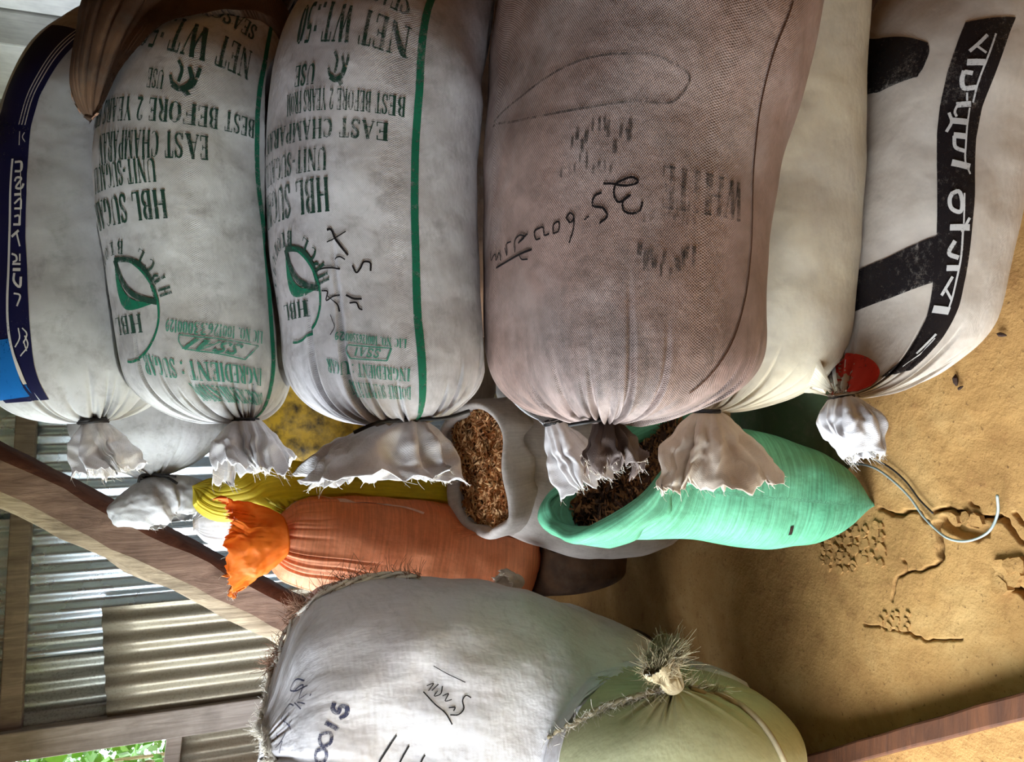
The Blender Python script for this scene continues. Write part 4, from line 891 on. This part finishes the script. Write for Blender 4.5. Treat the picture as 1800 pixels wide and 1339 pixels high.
# ---- presumed second row of jute sacks, added dark to blacken the stack's gaps
skr = lay('jute_sack', 'dark jute sack added to darken the gap behind the brown and lower green-printed sacks',
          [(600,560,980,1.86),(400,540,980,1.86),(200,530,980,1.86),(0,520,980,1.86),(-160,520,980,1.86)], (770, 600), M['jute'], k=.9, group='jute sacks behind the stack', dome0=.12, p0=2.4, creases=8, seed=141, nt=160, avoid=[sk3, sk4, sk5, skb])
skr2 = lay('jute_sack', 'dark jute sack added low down to darken the gap behind the cream and banded sacks',
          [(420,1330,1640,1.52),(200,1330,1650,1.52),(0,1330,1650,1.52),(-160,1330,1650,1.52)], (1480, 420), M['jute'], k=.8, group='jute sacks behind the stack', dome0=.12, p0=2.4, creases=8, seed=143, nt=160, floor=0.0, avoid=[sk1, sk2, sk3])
skr3 = lay('jute_sack', 'dark jute sack added high up to darken the gap behind the top sack and upper green-printed sack',
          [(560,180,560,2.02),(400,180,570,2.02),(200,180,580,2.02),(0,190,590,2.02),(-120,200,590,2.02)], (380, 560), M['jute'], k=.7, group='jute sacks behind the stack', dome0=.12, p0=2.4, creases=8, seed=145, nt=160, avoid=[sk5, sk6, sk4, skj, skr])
# ================================================================== sacks behind and to the left
skg = lay('grey_sack', 'dusty grey sack with black tie, just below the top sack and beside the timber',
          [(842,140,395,2.70),(760,138,398,2.70),(600,140,398,2.70),(380,140,398,2.70)], (266, 838), M['grey_white'], k=1.0, group='sacks behind the stack', dome0=.2, p0=1.6, seed=81, crease_depth=.010, nt=260, tie_Y=2.58, avoid=[sk6, sk5])
skirt(skg.root, M['grey_white'], skg.tie, (-1, -.3, -.30), .15, .13, .09, ruffles=4, amp=.14, seed=31, droop=.02, power=.5, edge=.04, bulb=True)
tie_cord(skg.root, skg.tie, (-1, -.4, -.1), .03, M['string_black'], 3, .004, ends=[[at(300, 842, 2.5), at(312, 850, 2.5)], [at(245, 840, 2.5), at(243, 848, 2.5)], [at(290, 835, 2.5), at(310, 838, 2.5)]])
skm = lay('mustard_sack', 'mustard and black printed sack glimpsed between the stack and the yellow bag',
          [(808,455,640,2.35),(740,455,650,2.35),(600,455,650,2.35),(400,455,650,2.35)], (550, 808), M['mustard'], k=1.0, group='sacks behind the stack', dome0=.1, p0=3, creases=8, seed=85, nt=120, tie_Y=2.25, avoid=[skr, skr3])
# ---- open sack of chaff
def open_bag(name, label, rows, mat, k_, seed, cuff, tilt, Cm, flake_mats, nfl, fl_len, depth_in, cat='sack', ref=(1, 0, 0), cuff_mat=None, floor=None, rimr=1.0):
    C, ra, rd = standing(rows, k_)
    sk = Sack(C, ra, rd, ref=ref, open_top=True, creases=0, lump=.012, seed=seed, nt=160, dome1=.16, p1=2.4, floor=floor, ns=(0, 60, 18))
    # tilt the mouth: slide the upper rings along the axis by their angle
    V = sk.V; h = sk.l; L0 = .16
    for i in range(len(h)):
        f = max(0, 1 - h[i] / L0) ** 1.5
        rel = V[i] - V[i].mean(0); V[i, :, 2] += f * (rel[:, 0] * tilt[0] + rel[:, 1] * tilt[1])
        V[i] += f * .010 * np.stack([np.sin(3 * sk.th + seed), np.cos(4 * sk.th), np.sin(5 * sk.th + 1)], 1)
    root = empty(name, (C[-1][0], C[-1][1], V[..., 2].min())); tag(root, label, cat)
    f = sk.faces(); n = sk.nt; R = len(sk.t); f.append(tuple(range((R-1)*n, R*n)))
    uv = np.zeros((R, n, 2)); uv[:, :, 0] = (sk.th * sk.Rref)[None, :]; uv[:, :, 1] = sk.l[:, None]
    o = mesh_obj('body', V.reshape(-1, 3), f, mat, root, True, uv.reshape(-1, 2)); md = o.modifiers.new('cloth', 'SOLIDIFY'); md.thickness = .002; md.offset = 0
    # rolled cuff
    rim = V[0]; c0 = rim.mean(0); out = rim - c0; out[:, 2] = 0; out /= np.linalg.norm(out, axis=1)[:, None] + 1e-9
    rows_ = []; prof = [(-.012, -.02), (-.008, .004), (.004, .014), (.016, .008), (.020, -.010), (.018, -cuff * .6), (.016, -cuff)]
    dn = V[6] - V[0]; dn /= np.linalg.norm(dn, axis=1)[:, None]
    for (u, z) in prof:
        row = rim + out * (u + .004 * np.sin(7 * sk.th + seed + z * 60)[:, None]) - dn * z * (1 + .35 * np.sin(3 * sk.th + 2 * seed) + .15 * np.sin(11 * sk.th))[:, None]
        rows_.append(row)
    VV = np.concatenate(rows_); FF = [(i*n+j, i*n+(j+1) % n, (i+1)*n+(j+1) % n, (i+1)*n+j) for i in range(len(prof)-1) for j in range(n)]
    cu = mesh_obj('rolled_cuff', VV, FF, cuff_mat or mat, root, True, np.concatenate([np.stack([sk.th * sk.Rref, np.full(n, i * .02)], 1) for i in range(len(prof))]))
    cu.modifiers.new('s', 'SUBSURF').levels = 1; cu.modifiers['s'].render_levels = 1
    md = cu.modifiers.new('cloth', 'SOLIDIFY'); md.thickness = .002
    # contents
    rs = np.random.RandomState(seed); ic = V[8].mean(0); rr = V[8] - ic; vv = [ic + np.array([0, 0, .02])]; nr = 12
    base = V[2]; bc = base.mean(0)
    vv = []
    for i in range(nr + 1):
        q = i / nr
        for j in range(0, n, 2):
            p = bc + (base[j] - bc) * q * .97; p[2] -= depth_in * (1 - .25 * q * q); p[2] += .012 * n3(p, 16, seed); vv.append(p)
    m_ = n // 2; ff = [(i*m_+j, i*m_+(j+1) % m_, (i+1)*m_+(j+1) % m_, (i+1)*m_+j) for i in range(nr) for j in range(m_)]
    mesh_obj('contents', vv, ff, flake_mats[0], root)
    vv = np.array(vv)
    for km, fm_ in enumerate(flake_mats[1:]):
        fb = MB()
        for q in range(nfl):
            j = rs.randint(m_); u = math.sqrt(rs.uniform(0, 1)); i = min(nr - 1, int(u * nr)); p = vv[i*m_+j] + (vv[(i+1)*m_+j] - vv[i*m_+j]) * rs.uniform() + np.array([0, 0, rs.uniform(0, .012)])
            d = rs.normal(0, 1, 3); d[2] *= .5; d /= np.linalg.norm(d); e = np.cross(d, rs.normal(0, 1, 3)); e /= np.linalg.norm(e); L = fl_len * rs.uniform(.5, 1.3); w = L * rs.uniform(.12, .3)
            nn_ = np.cross(d, e) * w * .5
            fb.add([p - d*L/2, p + e*w/2 + nn_, p + d*L/2, p - e*w/2 + nn_], [(0, 1, 2, 3)])
        fo = fb.build('loose_flakes', fm_, root, False); fo['kind'] = 'stuff'
    return sk, root
M['chaff0'] = plain('chaff_bed', srgb(86, 52, 28), rough=.9, nscale=90, namp=.6, bump=.8, bdist=.01)
M['chaff1'] = plain('chaff_flake', srgb(176, 118, 70), rough=.7, nscale=20, namp=.4); M['chaff2'] = plain('pale_chaff_flake', srgb(222, 176, 124), rough=.7, nscale=20, namp=.4)
M['leaf0'] = plain('dry_leaf_bed', srgb(40, 26, 18), rough=.9, nscale=60, namp=.6, bump=.8, bdist=.015)
M['leaf1'] = plain('dry_leaf_flake', srgb(150, 108, 70), rough=.7, nscale=20, namp=.5); M['leafd2'] = plain('dark_leaf_flake', srgb(66, 44, 30), rough=.7, nscale=20, namp=.5)
skc, rc = open_bag('chaff_sack', 'open dusty white sack full of brown chaff behind the mint-green bag', [(838,715,935,2.2),(880,712,930,2.2),(950,705,955,2.2),(1040,700,975,2.2),(1120,705,968,2.2),(1185,730,935,2.2)], M['chaff_sack'], .95, 5, .10, (.05, .25), None, (M['chaff0'], M['chaff1'], M['chaff2']), 1500, .034, .012, floor=0.0)
skn, rn = open_bag('mint_bag', 'mint-green woven bag of dry leaves standing open on the mud floor', [(1100,728,925,1.36),(1140,745,932,1.36),(1200,758,940,1.36),(1290,760,956,1.36),(1370,775,957,1.36),(1440,805,942,1.36),(1500,845,915,1.355),(1540,882,894,1.35)], M['mint'], .85, 9, .07, (-1.0, .45), None, (M['leaf0'], M['leaf1'], M['leafd2']), 1100, .04, .03, cat='bag', floor=0.0)
mb = MB(); hp = skn.pix(1390, 932); skn.stroke([hp + [-.012, .002], hp, hp + [.012, -.003]], .010, mb, .002); mb.build('torn_hole', M['leaf0'], rn)['label'] = 'small dark tear'

skd = lay('dark_green_sack', 'dark green printed sack lying flat in shadow behind the mint-green bag',
          [(838,1300,1485,1.52),(760,1290,1490,1.52),(600,1290,1490,1.52),(380,1300,1490,1.52)], (1420, 838), M['dark_green'], k=1.3, group='sacks behind the stack', dome0=.1, p0=2.6, creases=8, seed=87, nt=120, floor=.0, tie_Y=1.45, avoid=[sk1, sk2, sk3, skn, skr2])
mb = MB()
for q in range(16):
    p = np.array([1355 + (q % 6) * 20 + random.uniform(-5, 5), 775 + (q // 6) * 14 + random.uniform(-4, 4) + (q % 6) * 6]); skd.stroke(skd.pxs([p, p + [10, 6], p + [16, 1]]), .008, mb)
mb.build('black_print', M['black_ink'], skd.root)
# the sacks that carry the mustard one
for (a_, b_, lab, sd_) in ((652, 872, 'dull grey sack carrying the mustard sack behind the stack', 161), (872, 1092, 'dull grey sack on the floor, bottom of the pile behind the stack', 163)):
    lay('plain_sack', lab, [(735,a_,b_,2.62),(640,a_,b_,2.62),(500,a_,b_,2.62),(380,a_,b_,2.62)], ((a_ + b_) / 2, 735), M['chaff_sack'], k=.9, group='sacks behind the stack', dome0=.14, p0=2.2, creases=10, seed=sd_, nt=120, floor=0.0, avoid=[skc, skr], tie_Y=2.58)
# ---- white polythene bag wedged behind the orange one
C, ra, rd = standing([(335,905,935,2.6),(360,885,950,2.6),(420,875,960,2.6),(560,870,980,2.6)], .5)
skw = Sack(C, ra, rd, ref=(1, 0, 0), dome0=.12, p0=2, creases=10, seed=91, nt=96, tie=at(340, 925, 2.58), avoid=[skg]); rw = empty('polythene_bag', C[-1]); tag(rw, 'small white polythene bag wedged between the yellow bag and the timber', 'bag'); skw.body('body', M['dirty_skirt'], rw)
# ---- orange sack with its open mouth flopped over
C, ra, rd = standing([(462,898,985,2.36),(520,880,1020,2.36),(600,872,1040,2.36),(720,880,1055,2.36),(850,900,1062,2.36),(940,905,1060,2.36)], .9)
sko = Sack(C, ra, rd, ref=(1, 0, 0), dome0=.10, p0=1.8, creases=26, crease_depth=.013, crease_len=(.12, .5), seed=99, nt=300, lump=.018, tie=at(478, 945, 2.3), avoid=[skc], r0=.05); ro = empty('orange_sack', C[-1] - np.array([0, 0, .0])); tag(ro, 'orange plastic sack with its loose mouth flopped open toward the timber', 'sack'); sko.body('body', M['orange'], ro)
skirt(ro, M['bright_orange'], at(500, 940, 2.24), at(380, 965, 2.20) - at(500, 940, 2.24), .205, .135, .05, ref=(1, 0, 0), r0=.055, ruffles=4, amp=.26, seed=44, droop=.05, power=.7, edge=.10, nm='loose_mouth')
mb = MB(); sko.stroke(sko.pxs([(470,893),(520,882),(600,878),(680,888),(745,903)]), .010, mb, .003); mb.build('pale_hem', M['pink_hem'], ro)
# ---- yellow bag
C, ra, rd = standing([(338,840,868,2.46),(352,832,888,2.46),(378,838,912,2.46),(415,832,915,2.46),(450,806,905,2.48),(520,790,900,2.5),(620,792,905,2.5),(740,800,915,2.5),(900,810,930,2.5)], .8)
sky = Sack(C, ra, rd, ref=(1, 0, 0), dome0=.03, p0=2.2, creases=16, crease_depth=.012, crease_len=(.1, .32), seed=95, nt=260, lump=.022, r0=.004, avoid=[sko, skc, skg, skm]); ry = empty('yellow_bag', C[-1]); tag(ry, 'yellow plastic bag with twisted top beside the orange sack', 'bag'); sky.body('body', M['yellow'], ry)
# sack underneath it, in shadow
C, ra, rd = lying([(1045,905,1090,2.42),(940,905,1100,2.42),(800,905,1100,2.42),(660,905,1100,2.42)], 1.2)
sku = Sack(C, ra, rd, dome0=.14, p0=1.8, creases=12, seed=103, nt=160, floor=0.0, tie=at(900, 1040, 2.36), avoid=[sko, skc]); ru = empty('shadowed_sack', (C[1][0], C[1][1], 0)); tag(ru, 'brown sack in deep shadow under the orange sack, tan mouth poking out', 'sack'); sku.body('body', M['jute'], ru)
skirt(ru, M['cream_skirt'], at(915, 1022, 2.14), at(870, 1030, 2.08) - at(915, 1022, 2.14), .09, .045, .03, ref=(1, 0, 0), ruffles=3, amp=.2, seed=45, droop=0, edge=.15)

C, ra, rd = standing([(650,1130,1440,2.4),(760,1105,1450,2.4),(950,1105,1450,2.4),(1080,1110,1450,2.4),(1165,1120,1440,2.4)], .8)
skh = Sack(C, ra, rd, ref=(1, 0, 0), dome0=.12, p0=2.4, dome1=.1, creases=10, seed=151, nt=160, floor=0.0, avoid=[sko, sku]); rh = empty('added_shade_sack', (C[-1][0], C[-1][1], 0)); tag(rh, 'unseen brown sack added behind the large white sack to shade the floor', 'sack'); skh.body('body', M['jute'], rh)  # unseen sack added to block the side opening's light from the floor
# ================================================================== near left: two big sacks
C, ra, rd = lying([(1195,885,1395,1.60),(1300,880,1395,1.60),(1420,880,1400,1.60),(1600,885,1400,1.62),(1750,900,1390,1.64)], 1.0)
skp = Sack(C, ra, rd, tie=at(1185, 1207, 1.36), dome0=.16, p0=2.3, seed=111, creases=24, crease_depth=.013, crease_len=(.1, .34), floor=0.0, nt=240)
rp = empty('pale_green_sack', (C[2][0], C[2][1], 0)); tag(rp, 'pale olive-green sack lying at the near left with a frayed tied mouth', 'sack'); skp.body('body', M['pale_green'], rp); tp = at(1185, 1207, 1.36)
dv = at(1138, 1108, 1.34) - tp
skirt(rp, M['fibre_olive'], tp, dv, .085, .042, .028, ref=(0, -.3, 1), ruffles=9, amp=.30, seed=52, droop=0, power=.8, edge=.10, r0=.022)
tie_cord(rp, tp + dv * .08, dv, .026, M['fibre_olive'], 3, .004, ref=(0, -.3, 1))
rs = np.random.RandomState(4); un = dv / np.linalg.norm(dv); e2 = np.cross(un, [0, 1, 0]); e2 /= np.linalg.norm(e2)
roots, dirs = [], []
for q in range(1500):
    a = rs.uniform(0, 6.28); o_ = (e2 * math.cos(a) * .05 + np.array([0, 1, 0]) * math.sin(a) * .03) * math.sqrt(rs.uniform(.05, 1)); roots.append(tp + un * rs.uniform(.04, .085) + o_ * .85); dirs.append(un + o_ * 8)
for q in range(110):
    a = rs.uniform(-.3, 1); roots.append(at(1200 + 70 * a, 1205 + 12 * a, 1.36)); dirs.append(np.array([.8, -.2, -.3]))
strands('frayed_fibres', M['fibre_olive'], rp, roots, dirs, .035, .0007, 6)
sm_ = smooth_path(skp.pxs([(1165,1212),(1110,1228),(1055,1250),(1000,1280),(950,1315),(925,1345)]), 50); sl_ = skp.surf(sm_, .004); mb = MB()
for ph in (0, 3): mb.tube(np.array([p + .005 * np.array([math.sin(i + ph), 0, math.cos(i * .8 + ph)]) for i, p in enumerate(sl_)]), .005, 6)
hm2 = skp.surf(smooth_path(skp.pxs([(1212,1210),(1262,1222),(1312,1250),(1350,1292),(1374,1335),(1380,1350)]), 40), .004); mb.tube(hm2, .007, 8)
mb.build('rolled_hem', M['fibre_olive'], rp); ii = RNG.randint(50, size=420); strands('frayed_hem', M['fibre'], rp, sl_[ii], np.tile([-.1, -.5, .6], (420, 1)), .03, .0006, 12)

C, ra, rd = standing([(455,1105,1560,1.74),(500,1060,1600,1.74),(580,1026,1625,1.74),(700,1010,1650,1.74),(830,1030,1670,1.74),(950,1075,1680,1.74),(1060,1130,1680,1.76),(1170,1195,1660,1.78)], .62)
skf = Sack(C, ra, rd, ref=(1, 0, 0), dome0=.10, p0=2.2, dome1=.14, creases=18, crease_depth=.016, crease_len=(.15, .55), seed=121, nt=360, lump=.020, r0=.02, avoid=[skp], pleat=.01, pleat_len=.4)
rf = empty('large_white_sack', (C[-1][0], C[-1][1], skf.V[..., 2].min())); tag(rf, 'large pearly white sack at the near left with a frayed rim and dark stencilled print', 'sack'); skf.body('body', M['fg_white'], rf)
# frayed rim: braid plus loose fibres, brown where jute lining shows
rl = smooth_path(skf.pxs([(735,1018),(690,1014),(640,1020),(590,1036),(545,1062),(510,1095),(486,1135),(474,1180),(468,1230),(468,1290),(475,1345)]), 90)
rim = skf.surf(rl, .005); rn_ = skf.surf(rl, .03) - rim; th_ = np.linspace(1.6, 0, 90)
mb = MB()
for ph in (0, 2.1, 4.2):
    P = np.array([p + .006 * np.array([math.sin(i * .9 + ph), math.cos(i * .9 + ph), math.sin(i * .7 + ph)]) for i, p in enumerate(rim)]); mb.tube(P, .0045, 6)
mb.build('rim_braid', M['fibre'], rf)['label'] = 'plaited stitching along the rim'
rs = np.random.RandomState(9); roots, dirs, rb, db = [], [], [], []
cen = skf.Cc[len(skf.Cc)//3]
for q in range(1500):
    i = rs.randint(90); p = rim[i] + rs.normal(0, .004, 3); d = rn_[i] * 4 + np.array([.03, 0, .10])
    if th_[i] > .95: rb.append(p); db.append(d)
    else: roots.append(p); dirs.append(d)
strands('frayed_fibres', M['fibre'], rf, roots, dirs, .022, .0007, 7); strands('brown_frayed_fibres', M['fibre_brown'], rf, rb, db, .04, .0008, 8)
mb = MB(); zc = lambda p: PM(p, 420, 970, 3.396)
for pts, w in [([(395,770),(330,780),(312,815),(350,830),(410,800)],9),([(330,840),(385,800),(360,880),(410,850)],8),([(335,900),(370,940)],8),([(350,900),(395,910)],7),([(430,850),(425,860)],8),([(255,1000),(290,930),(330,920)],9),([(270,1040),(300,960)],9),([(290,1060),(320,1000)],9),([(265,1010),(310,1060)],8),([(230,1080),(215,1140)],8),([(280,1080),(240,1150)],9),([(220,1170),(260,1130),(245,1200)],8)]:
    skf.stroke(skf.pxs(zc(pts)), w / 3.396 * .0014, mb)
mb.build('stencilled_script', M['blue_marker'], rf)
mb = MB()
for pts, w in [([(570,900),(560,940),(590,960),(610,920),(640,925),(640,970),(600,995)],20),([(525,1025),(590,1060)],20),([(530,1010),(515,1035)],12),([(490,1085),(545,1080),(545,1140),(500,1160),(480,1120),(490,1085)],16),([(465,1185),(515,1180),(515,1240),(470,1260),(455,1220),(465,1185)],16)]:
    skf.stroke(skf.pxs(zc(pts)), w / 3.396 * .0014, mb)
mb.build('stencilled_number', M['blue_marker'], rf)['label'] = 'dark blue stencilled S100'
mb = MB()
for pts, w in [([(1120,800),(1160,785),(1130,830)],5),([(1150,830),(1190,790)],5),([(1185,830),(1165,860),(1200,850),(1215,800)],5),([(1215,860),(1250,845),(1230,890),(1270,880)],5),([(1250,930),(1290,930),(1280,950)],6),([(1385,870),(1355,855),(1335,880),(1340,940),(1310,970),(1260,972)],6),([(1100,835),(1170,910),(1230,960),(1272,1030)],6),([(940,1092),(885,1175),(835,1255)],9),([(1015,1155),(960,1255)],8),([(1110,1210),(1085,1255)],8),([(1160,680),(1250,730),(1350,778)],4)]:
    mb = MB(); skf.stroke(skf.pxs(zc(pts)), w / 3.396 * .0014, mb); mb.build('handwriting', M['marker'], rf)

# ================================================================== small things on the floor
P = [at_floor(*p, z=.004) for p in [(1495,815),(1510,815),(1537,822),(1570,845),(1600,875),(1625,910),(1645,930)]] + [at_floor(*p, z=.006) for p in [(1665,945),(1690,951),(1715,947),(1740,932),(1753,905)]] + [at_floor(1753, 870, .03)]
mb = MB(); PP = smooth_path(P, 70); mb.tube(PP, .0028, 6); tw = mb.build('plastic_twine', M['string_plastic'], None); tag(tw, 'length of pale plastic twine curling over the cracked mud floor', 'twine')
mb = MB(); P = [at_floor(*p, z=.004) for p in [(1490,806),(1515,803),(1555,816),(1592,846),(1618,880),(1640,902)]]; mb.tube(smooth_path(P, 40), .0022, 6); tag(mb.build('black_cord', M['string_black'], None), 'thin black cord lying along the pale twine', 'cord')
M['char'] = plain('charred_bit', srgb(50, 34, 26), rough=.9)
for q, (px, py, r, lab) in enumerate([(1762, 588, .010, 'small dark wood chip on the floor beside the banded sack'), (1682, 668, .012, 'dark crumbled twig bit on the floor by the banded sack mouth'), (1690, 682, .007, 'tiny dark crumb next to the twig bit on the floor')]):
    p = at_floor(px, py); rs = np.random.RandomState(q + 3); mb = MB(); T = np.array([rs.uniform(-1, 1), rs.uniform(-1, 1), 0]); T /= np.linalg.norm(T)
    mb.tube([p - T*r + [0,0,.002], p - T*r*.4 + [0,0,.004], p + T*r*.3 + [0,0,.005], p + T*r + [0,0,.002]], [r*.15, r*.4, r*.45, r*.1], 6); o = mb.build('wood_chip', M['char'], None, False); tag(o, lab, 'wood chip')
